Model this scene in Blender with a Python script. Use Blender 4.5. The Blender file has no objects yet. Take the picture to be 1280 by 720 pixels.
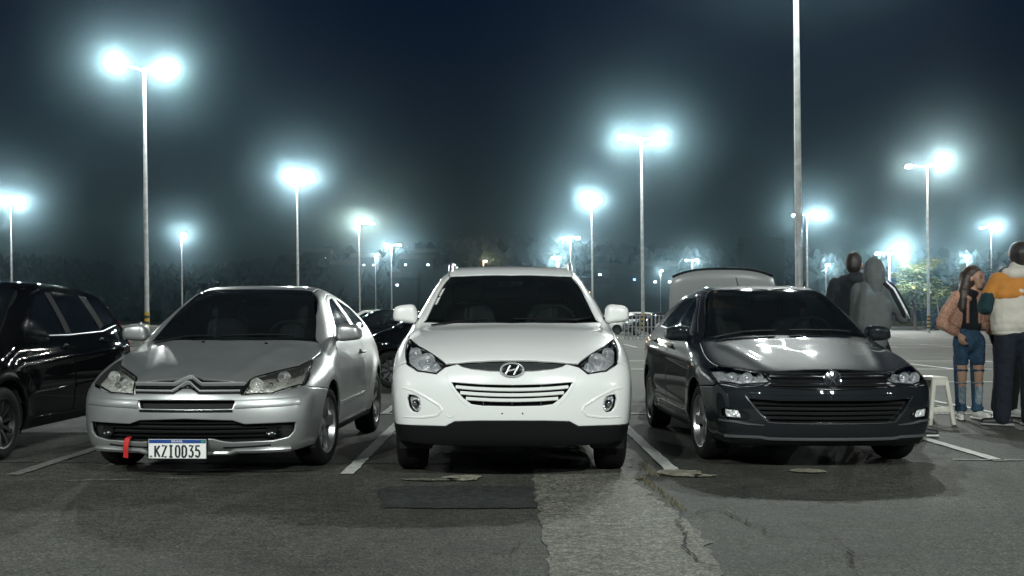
import bpy, bmesh, math, random
import numpy as np
from mathutils import Vector, Matrix, geometry
random.seed(7); np.random.seed(7)
sc = bpy.context.scene
COL = sc.collection
# ---------------------------------------------------------------- camera, sky, exposure
cam = bpy.data.cameras.new('camera'); cam_o = bpy.data.objects.new('camera', cam); COL.objects.link(cam_o)
cam.sensor_width = 36; cam.lens = 1400 / 1280 * 36; cam.shift_x = 9 / 1280; cam.shift_y = 36 / 1280
cam_o.location = (0, 0, 1.15); cam_o.rotation_euler = (math.pi / 2, 0, 0); cam.clip_end = 3000; cam.clip_start = .05
sc.camera = cam_o
world = bpy.data.worlds.new('World'); sc.world = world; world.use_nodes = True
_nt = world.node_tree; _bg = _nt.nodes['Background']; _sk = _nt.nodes.new('ShaderNodeTexSky'); _sk.sky_type = 'NISHITA'; _sk.sun_disc = False
_sk.sun_elevation = math.radians(-1); _sk.sun_rotation = math.radians(180); _sk.ozone_density = 6
_mx = _nt.nodes.new('ShaderNodeMix'); _mx.data_type = 'RGBA'; _mx.blend_type = 'MULTIPLY'; _mx.inputs[0].default_value = 1; _mx.inputs[7].default_value = (.12, .80, .80, 1)   # deep teal of a town-lit night
_nt.links.new(_sk.outputs[0], _mx.inputs[6]); _nt.links.new(_mx.outputs[2], _bg.inputs[0]); _bg.inputs[1].default_value = .06
moon = bpy.data.lights.new('moon', 'SUN'); moon.energy = .012; moon.angle = math.radians(.5); moon.color = (.8, .9, 1); moon_fill_o = bpy.data.objects.new('moon', moon); COL.objects.link(moon_fill_o); moon_fill_o.rotation_euler = (math.radians(40), 0, math.radians(20))  # faint sun lamp added as moonlight; no moon is in view
sc.view_settings.view_transform = 'Standard'; sc.view_settings.look = 'None'; sc.view_settings.exposure = 0; sc.view_settings.gamma = 1
sc.cycles.use_denoising = True; sc.cycles.denoiser = 'OPENIMAGEDENOISE'
sc.cycles.max_bounces = 6; sc.cycles.transparent_max_bounces = 8; sc.cycles.volume_bounces = 0; sc.cycles.caustics_reflective = False; sc.cycles.caustics_refractive = False
# ---------------------------------------------------------------- materials
MAT = {}
def principled(name, col, rough=.5, metal=0., coat=0., spec=.5, coat_rough=.03, emit=None, est=0.):
    m = bpy.data.materials.new(name); m.use_nodes = True; b = m.node_tree.nodes['Principled BSDF']
    b.inputs['Base Color'].default_value = (*col, 1); b.inputs['Roughness'].default_value = rough; b.inputs['Metallic'].default_value = metal
    b.inputs['Coat Weight'].default_value = coat; b.inputs['Coat Roughness'].default_value = coat_rough; b.inputs['Specular IOR Level'].default_value = spec
    if emit: b.inputs['Emission Color'].default_value = (*emit, 1); b.inputs['Emission Strength'].default_value = est
    MAT[name] = m; return m
def N(m, t, **kw):
    n = m.node_tree.nodes.new(t)
    for k, v in kw.items(): setattr(n, k, v)
    return n
def noise_var(m, scale, lo, hi, sock='Roughness', detail=6, coord='Object', contrast=(.35, .65)):
    """let one input of the principled node wander between two values"""
    nt = m.node_tree; b = nt.nodes['Principled BSDF']; tc = N(m, 'ShaderNodeTexCoord'); nz = N(m, 'ShaderNodeTexNoise'); nz.inputs['Scale'].default_value = scale; nz.inputs['Detail'].default_value = detail
    nt.links.new(tc.outputs[coord], nz.inputs['Vector'])
    r = N(m, 'ShaderNodeValToRGB'); nt.links.new(nz.outputs['Fac'], r.inputs[0])
    r.color_ramp.elements[0].position, r.color_ramp.elements[1].position = contrast
    f = lambda v: (*v, 1) if isinstance(v, tuple) else (v, v, v, 1)
    r.color_ramp.elements[0].color = f(lo); r.color_ramp.elements[1].color = f(hi)
    nt.links.new(r.outputs[0], b.inputs[sock]); return nz
def bump(m, scale, strength, dist=.01, detail=4, coord='Object'):
    nt = m.node_tree; b = nt.nodes['Principled BSDF']; tc = N(m, 'ShaderNodeTexCoord'); nz = N(m, 'ShaderNodeTexNoise'); nz.inputs['Scale'].default_value = scale; nz.inputs['Detail'].default_value = detail
    nt.links.new(tc.outputs[coord], nz.inputs['Vector']); bp = N(m, 'ShaderNodeBump'); bp.inputs['Strength'].default_value = strength; bp.inputs['Distance'].default_value = dist
    nt.links.new(nz.outputs['Fac'], bp.inputs['Height']); nt.links.new(bp.outputs[0], b.inputs['Normal'])
principled('paint_white', (.74, .745, .73), .28, 0, 1., coat_rough=.04)
principled('paint_silver', (.36, .37, .368), .34, .68, .5, coat_rough=.12)
noise_var(MAT['paint_silver'], 4, (.34, .35, .346), (.395, .403, .40), 'Base Color'); noise_var(MAT['paint_silver'], 9, .06, .16, 'Coat Roughness')
principled('paint_grey', (.0095, .0115, .0135), .45, .04, 1., spec=.03, coat_rough=.045); noise_var(MAT['paint_grey'], 7, .02, .04, 'Coat Roughness')
principled('paint_black', (.0035, .0035, .004), .5, 0, .32, spec=0, coat_rough=.025)
principled('paint_pale', (.50, .51, .50), .4, .2, .6, coat_rough=.1)
principled('paint_red', (.18, .012, .01), .4, .1, .8)
principled('paint_blue', (.03, .05, .1), .4, .3, .8)
principled('tinted_glass', (.006, .008, .009), .03, 0, 0., spec=.6); noise_var(MAT['tinted_glass'], 5, .02, .06)
principled('black_plastic', (.006, .006, .0065), .6, spec=.12); principled('gloss_black', (.008, .008, .009), .12, spec=.6)
principled('underbody', (.010, .010, .010), .9); principled('rubber', (.007, .007, .007), .8, spec=.2); bump(MAT['rubber'], 90, .3, .004)
principled('rim_alloy', (.40, .40, .40), .32, .9); principled('rim_dark', (.012, .012, .012), .5, .0); principled('brake', (.05, .05, .05), .5, .6)
principled('chrome', (.75, .76, .77), .07, 1.); principled('satin_chrome', (.55, .56, .57), .22, 1.); principled('bright_trim', (.62, .63, .63), .25, .55); principled('bowl', (.80, .81, .82), .16, .6)
principled('housing', (.85, .86, .87), .25, .35); bump(MAT['housing'], 38, .8, .03, 1)
principled('housing_dark', (.10, .105, .11), .2, 1.); bump(MAT['housing_dark'], 38, .7, .03, 1)
principled('red_lens', (.25, .008, .006), .12, 0, 1.)
principled('amber', (.5, .16, .02), .2, 0, 1.)
principled('grille_grey', (.035, .038, .04), .35, .1, .3)
def lens_mat(name, tint, haze=0., film_sheen=(.42, .41, .36)):
    m = bpy.data.materials.new(name); m.use_nodes = True; nt = m.node_tree; nt.nodes.clear()
    o = N(m, 'ShaderNodeOutputMaterial'); mx = N(m, 'ShaderNodeMixShader'); t = N(m, 'ShaderNodeBsdfTransparent'); g = N(m, 'ShaderNodeBsdfGlossy'); fr = N(m, 'ShaderNodeFresnel')
    fr.inputs['IOR'].default_value = 1.5; t.inputs[0].default_value = (*tint, 1); g.inputs['Roughness'].default_value = .04
    nt.links.new(fr.outputs[0], mx.inputs[0]); nt.links.new(t.outputs[0], mx.inputs[1]); nt.links.new(g.outputs[0], mx.inputs[2]); last = mx
    if haze:
        d = N(m, 'ShaderNodeBsdfDiffuse'); d.inputs[0].default_value = (*film_sheen, 1); m2 = N(m, 'ShaderNodeMixShader'); m2.inputs[0].default_value = haze
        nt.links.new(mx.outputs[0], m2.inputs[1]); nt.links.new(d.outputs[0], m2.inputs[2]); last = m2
    nt.links.new(last.outputs[0], o.inputs['Surface']); MAT[name] = m; return m
lens_mat('lens_clear', (.95, .96, .97)); lens_mat('lens_yellowed', (.95, .94, .89), haze=.055); lens_mat('windshield_glass', (.34, .37, .38), haze=.017, film_sheen=(.28, .34, .36)); principled('seat_cloth', (.05, .052, .055), .85); principled('dash_plastic', (.022, .022, .023), .6); principled('visor_tan', (.30, .19, .12), .8)  # windshield film: pale reflection put into a diffuse colour over the glass
# ---------------------------------------------------------------- car surfaces (numpy)
def spline(pts, n=12, closed=False):
    """Catmull-Rom through pts; a point given with a third value 1 is a sharp corner."""
    P = [(p[0], p[1]) for p in pts]; S = [len(p) > 2 and p[2] for p in pts]
    N = len(P); out = []
    for i in range(N if closed else N - 1):
        p1, p2 = np.array(P[i]), np.array(P[(i + 1) % N])
        p0 = np.array(P[i - 1]) if (i > 0 or closed) else p1
        p3 = np.array(P[(i + 2) % N]) if (i + 2 < N or closed) else p2
        if S[i]: p0 = p1
        if S[(i + 1) % N]: p3 = p2
        d1 = max(np.linalg.norm(p2 - p1), 1e-9)
        m1 = (p2 - p0) / max(np.linalg.norm(p2 - p1) + np.linalg.norm(p1 - p0), 1e-9) * d1
        m2 = (p3 - p1) / max(np.linalg.norm(p3 - p2) + np.linalg.norm(p2 - p1), 1e-9) * d1
        for k in range(n):
            t = k / n; t2 = t * t; t3 = t2 * t
            out.append((2*t3-3*t2+1)*p1 + (t3-2*t2+t)*m1 + (-2*t3+3*t2)*p2 + (t3-t2)*m2)
    if not closed: out.append(np.array(P[-1]))
    return np.array(out)
def resample(P, h, closed=True):
    P = np.asarray(P, float)
    out = []
    N = len(P)
    for i in range(N if closed else N - 1):
        a, b = P[i], P[(i + 1) % N]
        m = max(1, int(round(np.linalg.norm(b - a) / h)))
        for k in range(m): out.append(a + (b - a) * k / m)
    if not closed: out.append(P[-1])
    return np.array(out)
def in_poly(pts, poly):
    x, y = pts[:, 0], pts[:, 1]; c = np.zeros(len(pts), bool)
    a = poly; b = np.roll(poly, -1, 0)
    for (x1, y1), (x2, y2) in zip(a, b):
        if y1 == y2: continue
        m = ((y1 > y) != (y2 > y)) & (x < (x2 - x1) * (y - y1) / (y2 - y1) + x1)
        c ^= m
    return c
def seg_dist(pts, poly, closed=True):
    d = np.full(len(pts), 1e9)
    a = poly; b = np.roll(poly, -1, 0)
    if not closed: a, b = a[:-1], b[:-1]
    for p, q in zip(a, b):
        e = q - p; w = pts - p
        t = np.clip((w @ e) / max(e @ e, 1e-12), 0, 1)
        d = np.minimum(d, ((w - t[:, None] * e) ** 2).sum(1))
    return np.sqrt(d)
def smoothstep(a, b, x):
    t = np.clip((x - a) / (b - a), 0, 1); return t * t * (3 - 2 * t)
class Shape:
    """A car body as a smooth implicit surface: side silhouette (bowed in plan, crowned across) cut by a
    half-width that depends on height and length.  x runs front to rear, y across, z up."""
    def __init__(s, side, width, plan, bow_f=.3, bow_r=.25, crown=.07, k=.1, bumps=(), xc=None, R=1.15, pw=2.2):
        s.side = spline(side, 7, False); s.L = s.side[:, 0].max()
        g = .02; s.g = g; s.x0, s.z0 = -.6, -.3
        nx = int((s.L + 1.2) / g); nz = int(2.6 / g)
        X, Z = np.meshgrid(s.x0 + np.arange(nx) * g, s.z0 + np.arange(nz) * g, indexing='ij')
        pts = np.stack([X.ravel(), Z.ravel()], 1)
        d = seg_dist(pts, s.side); d[in_poly(pts, s.side)] *= -1
        G = d.reshape(nx, nz)
        for _ in range(9):
            G[1:-1, 1:-1] = (4*G[1:-1,1:-1] + G[:-2,1:-1] + G[2:,1:-1] + G[1:-1,:-2] + G[1:-1,2:]) / 8
        s.G = G
        W = spline(width, 10); s.wz, s.ww = W[:, 0], W[:, 1]
        Pn = spline(plan, 10); s.px, s.pp = Pn[:, 0], Pn[:, 1]
        s.bow_f, s.bow_r, s.crown, s.k, s.bumps, s.pw = bow_f, bow_r, crown, k, bumps, pw
        s.xc1, s.xc2 = xc or (.95, s.L - .95); s.R = R
    def lut(s, x, z):
        u = np.clip((x - s.x0) / s.g, 0, s.G.shape[0] - 1.001); v = np.clip((z - s.z0) / s.g, 0, s.G.shape[1] - 1.001)
        i, j = u.astype(int), v.astype(int); a, b = u - i, v - j
        return s.G[i,j]*(1-a)*(1-b) + s.G[i+1,j]*a*(1-b) + s.G[i,j+1]*(1-a)*b + s.G[i+1,j+1]*a*b
    def f(s, p):
        x, y, z = p[:, 0], np.abs(p[:, 1]), p[:, 2]
        t = smoothstep(.42 * s.L, .62 * s.L, x)
        yy = y ** s.pw
        xe = x - s.bow_f * yy * (1 - t) + s.bow_r * yy * t
        a = s.lut(xe, z + s.crown * y * y)
        b = (y - np.interp(z, s.wz, s.ww) * np.interp(x, s.px, s.pp)) * .93
        h = np.maximum(s.k - np.abs(a - b), 0) / s.k
        d = np.maximum(a, b) + h * h * s.k * .25
        for bump in s.bumps: d = d - bump(x, y, z)
        return d
    def normal(s, p, e=.03):
        n = np.stack([s.f(p + v) - s.f(p - v) for v in np.eye(3) * e], 1)
        return n / np.maximum(np.linalg.norm(n, axis=1, keepdims=True), 1e-9)
    def cast(s, o, d, tmax=3.2, n=110, off=0.):
        """first crossing coming from outside (t = tmax) inwards (t = 0)"""
        hi = np.full(len(o), tmax); lo = np.zeros(len(o)); done = np.zeros(len(o), bool); best = np.full(len(o), 1e9); bt = np.zeros(len(o))
        prev = hi.copy()
        for t in np.linspace(tmax, 0, n):
            v = s.f(o + d * t) - off
            m = (~done) & (v <= 0); lo[m] = t; hi[m] = prev[m]; done |= m
            b = (v < best) & ~done; best[b] = v[b]; bt[b] = t
            prev[~done] = t
        lo[~done] = bt[~done]; hi[~done] = bt[~done]
        for _ in range(22):
            mid = (lo + hi) / 2; ins = s.f(o + d * mid[:, None]) <= off
            lo = np.where(ins, mid, lo); hi = np.where(ins, hi, mid)
        return o + d * ((lo + hi) / 2)[:, None], done
    def project(s, p, it=14):
        p = np.array(p, float)
        for _ in range(it):
            n = s.normal(p); p = p - n * np.clip(s.f(p), -.2, .2)[:, None] * .9
        return p
    # charts ------------------------------------------------------------
    def to_wrap(s, p):
        p = np.asarray(p, float); x, y, z = p[:, 0], p[:, 1], p[:, 2]; ay = np.abs(y); sg = np.where(y < 0, -1., 1.)
        th = np.arctan2(ay, s.xc1 - x); q = math.pi / 2
        u = np.where(x < s.xc1, th / q * s.R, s.R + (x - s.xc1))
        end = s.R + s.xc2 - s.xc1
        u = np.where(x > s.xc2, end + np.arctan2(x - s.xc2, ay) / q * s.R, u)
        return np.stack([u * sg, z], 1)
    def from_wrap(s, uv, off=0.):
        u, z = uv[:, 0], uv[:, 1]; sg = np.where(u < 0, -1., 1.); a = np.abs(u); q = math.pi / 2; end = s.R + s.xc2 - s.xc1
        th = np.clip(a / s.R, 0, 1) * q; ph = np.clip((a - end) / s.R, 0, 1) * q
        ox = np.where(a < s.R, s.xc1, np.where(a > end, s.xc2, s.xc1 + a - s.R))
        dx = np.where(a < s.R, -np.cos(th), np.where(a > end, np.sin(ph), 0.)); dy = np.where(a < s.R, np.sin(th), np.where(a > end, np.cos(ph), 1.)) * sg
        o = np.stack([ox, np.zeros_like(z), z], 1); d = np.stack([dx, dy, np.zeros_like(z)], 1)
        return s.cast(o, d, 2.2, 90, off)[0]
    def from_top(s, xy, off=0.):
        o = np.stack([xy[:, 0], xy[:, 1], np.full(len(xy), .3)], 1); d = np.zeros_like(o); d[:, 2] = 1
        return s.cast(o, d, 1.7, 90, off)[0]
    def front(s, yz):
        yz = np.asarray(yz, float); o = np.stack([np.full(len(yz), 1.6), yz[:, 0], yz[:, 1]], 1); d = np.zeros_like(o); d[:, 0] = -1
        return s.cast(o, d, 2.2, 120)[0]
    def sidep(s, xz, sgn=1):
        xz = np.asarray(xz, float); o = np.stack([xz[:, 0], np.zeros(len(xz)), xz[:, 1]], 1); d = np.zeros_like(o); d[:, 1] = sgn
        return s.cast(o, d, 1.4, 90)[0]
CAMH, FPX, VPX, VPY = 1.15, 1400., 631., 396.
def gp(px, py):
    """ground point seen at a pixel of the photograph (used while laying the lot out)"""
    Y = CAMH * FPX / (py - VPY); return ((px - VPX) / FPX * Y, Y)
# ---------------------------------------------------------------- ground
def asphalt(name, base, spread, speck=.5, bstr=.5):
    m = principled(name, base, .8, spec=.35); nt = m.node_tree; b = nt.nodes['Principled BSDF']; tc = N(m, 'ShaderNodeTexCoord')
    def noise(s, d, rough=.6):
        n = N(m, 'ShaderNodeTexNoise'); n.inputs['Scale'].default_value = s; n.inputs['Detail'].default_value = d; n.inputs['Roughness'].default_value = rough; nt.links.new(tc.outputs['Object'], n.inputs['Vector']); return n
    big = noise(.45, 6, .62); mid = noise(3.5, 6, .7); fine = noise(62, 2, .75)
    grit = noise(17, 4, .8)
    r5 = N(m, 'ShaderNodeValToRGB'); r5.color_ramp.elements[0].position = .36; r5.color_ramp.elements[1].position = .64; r5.color_ramp.elements[0].color = (.55, .55, .55, 1); r5.color_ramp.elements[1].color = (1.55, 1.55, 1.5, 1); nt.links.new(grit.outputs['Fac'], r5.inputs[0])
    vo = N(m, 'ShaderNodeTexVoronoi'); vo.inputs['Scale'].default_value = 24; nt.links.new(tc.outputs['Object'], vo.inputs['Vector'])
    r1 = N(m, 'ShaderNodeValToRGB'); r1.color_ramp.elements[0].position = .34; r1.color_ramp.elements[1].position = .68
    r1.color_ramp.elements[0].color = (*[c * (1 - spread) for c in base], 1); r1.color_ramp.elements[1].color = (*[c * (1 + spread) for c in base], 1); nt.links.new(big.outputs['Fac'], r1.inputs[0])
    r2 = N(m, 'ShaderNodeValToRGB'); r2.color_ramp.elements[0].position = .3; r2.color_ramp.elements[1].position = .7; r2.color_ramp.elements[0].color = (.62, .62, .62, 1); r2.color_ramp.elements[1].color = (1.25, 1.25, 1.22, 1); nt.links.new(mid.outputs['Fac'], r2.inputs[0])
    r3 = N(m, 'ShaderNodeValToRGB'); r3.color_ramp.elements[0].position = .40; r3.color_ramp.elements[1].position = .62; r3.color_ramp.elements[0].color = (1 - speck,) * 3 + (1,); r3.color_ramp.elements[1].color = (1 + speck * 1.6,) * 3 + (1,); nt.links.new(fine.outputs['Fac'], r3.inputs[0])
    r4 = N(m, 'ShaderNodeValToRGB'); r4.color_ramp.elements[0].position = .0; r4.color_ramp.elements[1].position = .11; r4.color_ramp.elements[0].color = (3.6, 3.6, 3.4, 1); r4.color_ramp.elements[1].color = (1, 1, 1, 1); nt.links.new(vo.outputs['Distance'], r4.inputs[0])
    last = r1.outputs[0]
    for r in (r2, r3, r4, r5):
        mx = N(m, 'ShaderNodeMix', data_type='RGBA', blend_type='MULTIPLY'); mx.inputs[0].default_value = 1; nt.links.new(last, mx.inputs[6]); nt.links.new(r.outputs[0], mx.inputs[7]); last = mx.outputs[2]
    nt.links.new(last, b.inputs['Base Color'])
    bp = N(m, 'ShaderNodeBump'); bp.inputs['Strength'].default_value = bstr; bp.inputs['Distance'].default_value = .012; nt.links.new(fine.outputs['Fac'], bp.inputs['Height']); nt.links.new(bp.outputs[0], b.inputs['Normal'])
    rr = N(m, 'ShaderNodeMapRange'); rr.inputs[3].default_value = .62; rr.inputs[4].default_value = .95; nt.links.new(mid.outputs['Fac'], rr.inputs[0]); nt.links.new(rr.outputs[0], b.inputs['Roughness'])
    return m
asphalt('asphalt', (.047, .047, .041), .36, .62); asphalt('asphalt_dark', (.025, .027, .026), .15, .35, .35); asphalt('concrete', (.118, .116, .10), .18, .45); asphalt('concrete_pale', (.24, .225, .18), .2, .3)
asphalt('asphalt_mid', (.045, .046, .043), .2)
def worn(name, col, lo=.46, hi=.56):
    """road paint with gaps where the asphalt shows through"""
    m = principled(name, col, .7); nt = m.node_tree; b = nt.nodes['Principled BSDF']; tc = N(m, 'ShaderNodeTexCoord'); nz = N(m, 'ShaderNodeTexNoise'); nz.inputs['Scale'].default_value = 26; nz.inputs['Detail'].default_value = 8; nz.inputs['Roughness'].default_value = .75
    nt.links.new(tc.outputs['Object'], nz.inputs['Vector']); r = N(m, 'ShaderNodeValToRGB'); r.color_ramp.elements[0].position = lo - .16; r.color_ramp.elements[1].position = hi - .08
    r.color_ramp.elements[0].color = (.07, .07, .065, 1); r.color_ramp.elements[1].color = (*col, 1); nt.links.new(nz.outputs['Fac'], r.inputs[0]); nt.links.new(r.outputs[0], b.inputs['Base Color']); return m
worn('road_paint', (.55, .55, .52)); worn('road_paint_faded', (.20, .20, .19), .5, .62)
def sheet(name, poly, z, mat, kind='structure'):
    me = bpy.data.meshes.new(name); me.from_pydata([(float(x), float(y), z) for x, y in poly], [], [tuple(range(len(poly)))]); me.materials.append(mat)
    o = bpy.data.objects.new(name, me); COL.objects.link(o); o['kind'] = kind
    bm = bmesh.new(); bm.from_mesh(me); bmesh.ops.triangulate(bm, faces=bm.faces); bmesh.ops.recalc_face_normals(bm, faces=bm.faces)
    for f in bm.faces:
        if f.normal.z < 0: f.normal_flip()
    bm.to_mesh(me); bm.free(); return o
def ragged(poly, amp, step=.06):
    P = resample(np.array(poly, float), step); return P + np.random.normal(0, amp, P.shape)
g = sheet('ground', [(-600,-120),(600,-120),(600,900),(-600,900)], 0, MAT['asphalt'])
# newer/older pieces of paving
sheet('pavement_concrete_strip', [(.2,2.6)] + [(.2 + random.gauss(0,.012), y) for y in np.arange(2.7,13.5,.10)] + [(.95 + .07 * math.sin(y * 1.3) + random.gauss(0,.02) + .1 * (y > 8), y) for y in np.arange(13.5,2.6,-.10)], .004, MAT['concrete'])
sheet('pavement_dark_patch', ragged([gp(475,611), gp(505,608), gp(667,609), gp(670,636), gp(600,637), gp(478,636)], .012, .05), .008, MAT['asphalt_dark'])
sheet('pavement_seam_strip', ragged([(-9,8.95),(.19,8.72),(.19,8.9),(-9,9.15)], .01, .15), .004, MAT['asphalt_mid'])
def blob(cx, cy, rx, ry, n=28, amp=.12):
    ph = [random.uniform(0, 6.28) for _ in range(4)]
    return [(cx + rx * math.cos(t) * (1 + amp * math.sin(3 * t + ph[0]) + amp * .6 * math.sin(5 * t + ph[1])), cy + ry * math.sin(t) * (1 + amp * math.sin(2 * t + ph[2]) + amp * .5 * math.sin(7 * t + ph[3]))) for t in np.linspace(0, 2 * math.pi, n, endpoint=False)]
for (px, py, rx, ry) in ((578,599,.13,.15),(851,593,.16,.20),(880,596,.09,.06),(1010,590,.13,.11),(540,601,.2,.07)):
    x, y = gp(px, py); sheet('pavement_filled_hole', blob(x, y, rx, ry), .012, MAT['concrete_pale'] if px != 540 else MAT['concrete'])
for (px, py, rx) in ((130,600,.22),(218,598,.13),(95,601,.08)):
    x, y = gp(px, py); sheet('pavement_scuff', blob(x, y, rx, .035, amp=.3), .004, MAT['concrete'])
def pline(x0, y0, x1, y1, w, mat='road_paint', nm='road_marking'):
    d = np.array([x1 - x0, y1 - y0], float); L = np.linalg.norm(d); d /= L; n = np.array([-d[1], d[0]]) * w / 2; k = max(2, int(L / .12)); a = []; b = []
    for i in range(k + 1):
        p = np.array([x0, y0]) + d * L * i / k; a.append(p + n + np.random.normal(0, .004, 2)); b.append(p - n + np.random.normal(0, .004, 2))
    return sheet(nm, a + b[::-1], .0085, MAT[mat])
for x, y0, m in ((-3.56,8.10,'road_paint_faded'),(-1.15,8.15,'road_paint'),(1.25,8.25,'road_paint'),(3.94,8.9,'road_paint'),(-6.1,8.1,'road_paint_faded'),(6.6,9.0,'road_paint')):
    pline(x, y0, x, 13.2, .10, m)
pline(3.6,8.98,5.5,8.88,.05,'road_paint_faded')
# rows of stalls further back
for yr in (13.25,):
    pline(-14,yr,14,yr,.09)
for x in np.arange(-11.1,15,2.42): pline(x,13.3,x,17.6,.09)
for yr in (24.5,29.0,42.0,46.5,60,64.5): pline(-30,yr,34,yr,.12)
for yr in (24.5,42.0,60): 
    for x in np.arange(-22,30,2.45): pline(x,yr+.1,x,yr+4.4,.10)
for yr in (19.6,): pline(6,yr,20,yr+.5,.12)
# cracks
def crack(pts, w):
    P = resample(np.array(pts, float), .05, False); P[1:-1] += np.random.normal(0, .014, P[1:-1].shape); a = []; b = []
    for i, p in enumerate(P):
        t = P[min(i + 1, len(P) - 1)] - P[max(i - 1, 0)]; t /= np.linalg.norm(t); n = np.array([-t[1], t[0]]) * w * random.uniform(.4, 1.2) * (.3 + .7 * math.sin(math.pi * min(1, (i + .5) / len(P))))
        a.append(p + n); b.append(p - n)
    me = bpy.data.meshes.new('crack'); n = len(a); me.from_pydata([(float(x), float(y), .0125) for x, y in a + b], [], [(i, i + 1, n + i + 1, n + i) for i in range(n - 1)]); me.materials.append(MAT['crack'])
    o = bpy.data.objects.new('pavement_crack', me); COL.objects.link(o); o['kind'] = 'structure'
principled('crack', (.008, .008, .007), .95)
for pts, w in (([(852,640),(848,655),(858,668),(856,685),(868,695),(890,716)], .007), ([(838,648),(862,646),(872,641),(900,637),(935,655),(965,662),(990,660)], .006), ([(935,655),(960,668),(985,675)], .004), ([(672,642),(700,645),(740,647),(790,646)], .004),
               ([(1040,680),(1062,690),(1068,705),(1064,719)], .006), ([(615,690),(640,692),(650,680)], .004), ([(1000,655),(1035,668),(1065,680)], .003)):
    crack([gp(*p) for p in pts], w)
# dry grass in the joint beside the concrete strip
def bump_arch(xw, zw, r, amp, wid=.10):
    """wheel-arch flare: a soft ring round the wheel"""
    def b(x, y, z):
        d = np.hypot(x - xw, z - zw) - r
        return amp * np.exp(-(d / wid) ** 2) * (z > zw - .5) * smoothstep(.35, .6, y)
    return b
def bump_line(z0, z1, x0, x1, amp, wid, ymin=.5):
    """character line along the flank"""
    def b(x, y, z):
        zc = z0 + (z1 - z0) * (x - x0) / (x1 - x0)
        return amp * np.exp(-((z - zc) / wid) ** 2) * smoothstep(x0, x0 + .2, x) * (1 - smoothstep(x1 - .2, x1, x)) * smoothstep(ymin - .1, ymin, y)
    return b
def bump_hood(x0, y0, x1, y1, amp, wid, zmin):
    """raised line running back over the bonnet"""
    def b(x, y, z):
        yc = y0 + (y1 - y0) * (x - x0) / (x1 - x0)
        return amp * np.exp(-((y - yc) / wid) ** 2) * smoothstep(x0 - .05, x0 + .15, x) * (1 - smoothstep(x1 - .1, x1 + .1, x)) * smoothstep(zmin, zmin + .06, z)
    return b
SUV = Shape(
    side=[(.16,.20),(.05,.26),(.015,.40),(.0,.55),(.01,.70),(.05,.80),(.12,.865),(.35,.965),(.7,1.055),(1.0,1.105),(1.12,1.17),(1.4,1.37),(1.62,1.50),(1.82,1.565),(2.2,1.595),(2.8,1.59),(3.5,1.53),(3.72,1.47),(3.98,1.15),(4.15,.98),(4.25,.82),(4.27,.6),(4.24,.35),(4.1,.22)],
    width=[(-.3,.76),(.18,.785),(.32,.83),(.5,.855),(.7,.865),(.88,.855),(1.0,.83),(1.1,.785),(1.3,.685),(1.5,.575),(1.6,.52),(2.3,.3)],
    plan=[(-.6,.88),(0,.93),(.25,.975),(.6,1.0),(1.2,1.0),(3.2,1.0),(3.9,.96),(4.3,.9),(5.2,.8)],
    bow_f=.30, bow_r=.22, crown=.055, k=.10, xc=(.95,3.4),
    bumps=(bump_arch(.86,.335,.40,.018), bump_arch(3.42,.335,.40,.018), bump_line(.80,.95,1.2,4.0,.012,.05)))
HATCH = Shape(   # silver three-door
    side=[(.14,.17),(.04,.21),(.0,.32),(.0,.48),(.02,.58),(.06,.655),(.14,.71),(.4,.80),(.75,.895),(1.02,.955),(1.15,1.01),(1.5,1.2),(1.8,1.345),(2.0,1.40),(2.3,1.43),(2.7,1.415),(3.2,1.335),(3.6,1.22),(3.85,1.1),(3.98,.97),(4.12,.86),(4.16,.6),(4.14,.35),(4.0,.2)],
    width=[(-.3,.74),(.15,.78),(.3,.835),(.5,.86),(.68,.865),(.8,.85),(.9,.82),(.98,.785),(1.1,.725),(1.3,.60),(1.42,.52),(2.3,.2)],
    plan=[(-.6,.86),(0,.92),(.25,.97),(.6,1.0),(1.2,1.0),(3.0,1.0),(3.7,.96),(4.16,.88),(5.2,.8)],
    bow_f=.36, bow_r=.25, crown=.06, k=.11, xc=(.95,3.3),
    bumps=(bump_arch(.88,.31,.38,.02), bump_arch(3.43,.31,.38,.02), bump_hood(.15,.30,1.0,.50,.012,.07,.6)))
SEDAN = Shape(   # dark grey four-door
    side=[(.14,.18),(.04,.21),(.01,.30),(.0,.45),(.01,.58),(.04,.66),(.10,.725),(.2,.765),(.5,.845),(.85,.925),(1.12,.985),(1.25,1.04),(1.55,1.205),(1.85,1.355),(2.05,1.415),(2.35,1.445),(2.8,1.43),(3.25,1.355),(3.6,1.22),(3.85,1.10),(4.1,1.065),(4.33,1.05),(4.4,.98),(4.43,.75),(4.41,.45),(4.28,.22)],
    width=[(-.3,.74),(.15,.775),(.3,.825),(.5,.85),(.7,.852),(.85,.835),(.95,.80),(1.02,.765),(1.15,.70),(1.33,.59),(1.44,.52),(2.3,.2)],
    plan=[(-.6,.86),(0,.92),(.25,.97),(.6,1.0),(1.2,1.0),(3.2,1.0),(3.9,.96),(4.4,.88),(5.2,.8)],
    bow_f=.34, bow_r=.22, crown=.055, k=.10, xc=(.95,3.5),
    bumps=(bump_arch(.86,.31,.37,.018), bump_arch(3.48,.31,.37,.018), bump_line(.76,.86,.9,4.2,.016,.03), bump_line(.36,.40,1.1,3.2,.014,.05), bump_hood(.2,.42,1.05,.60,.009,.05,.66)))
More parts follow.
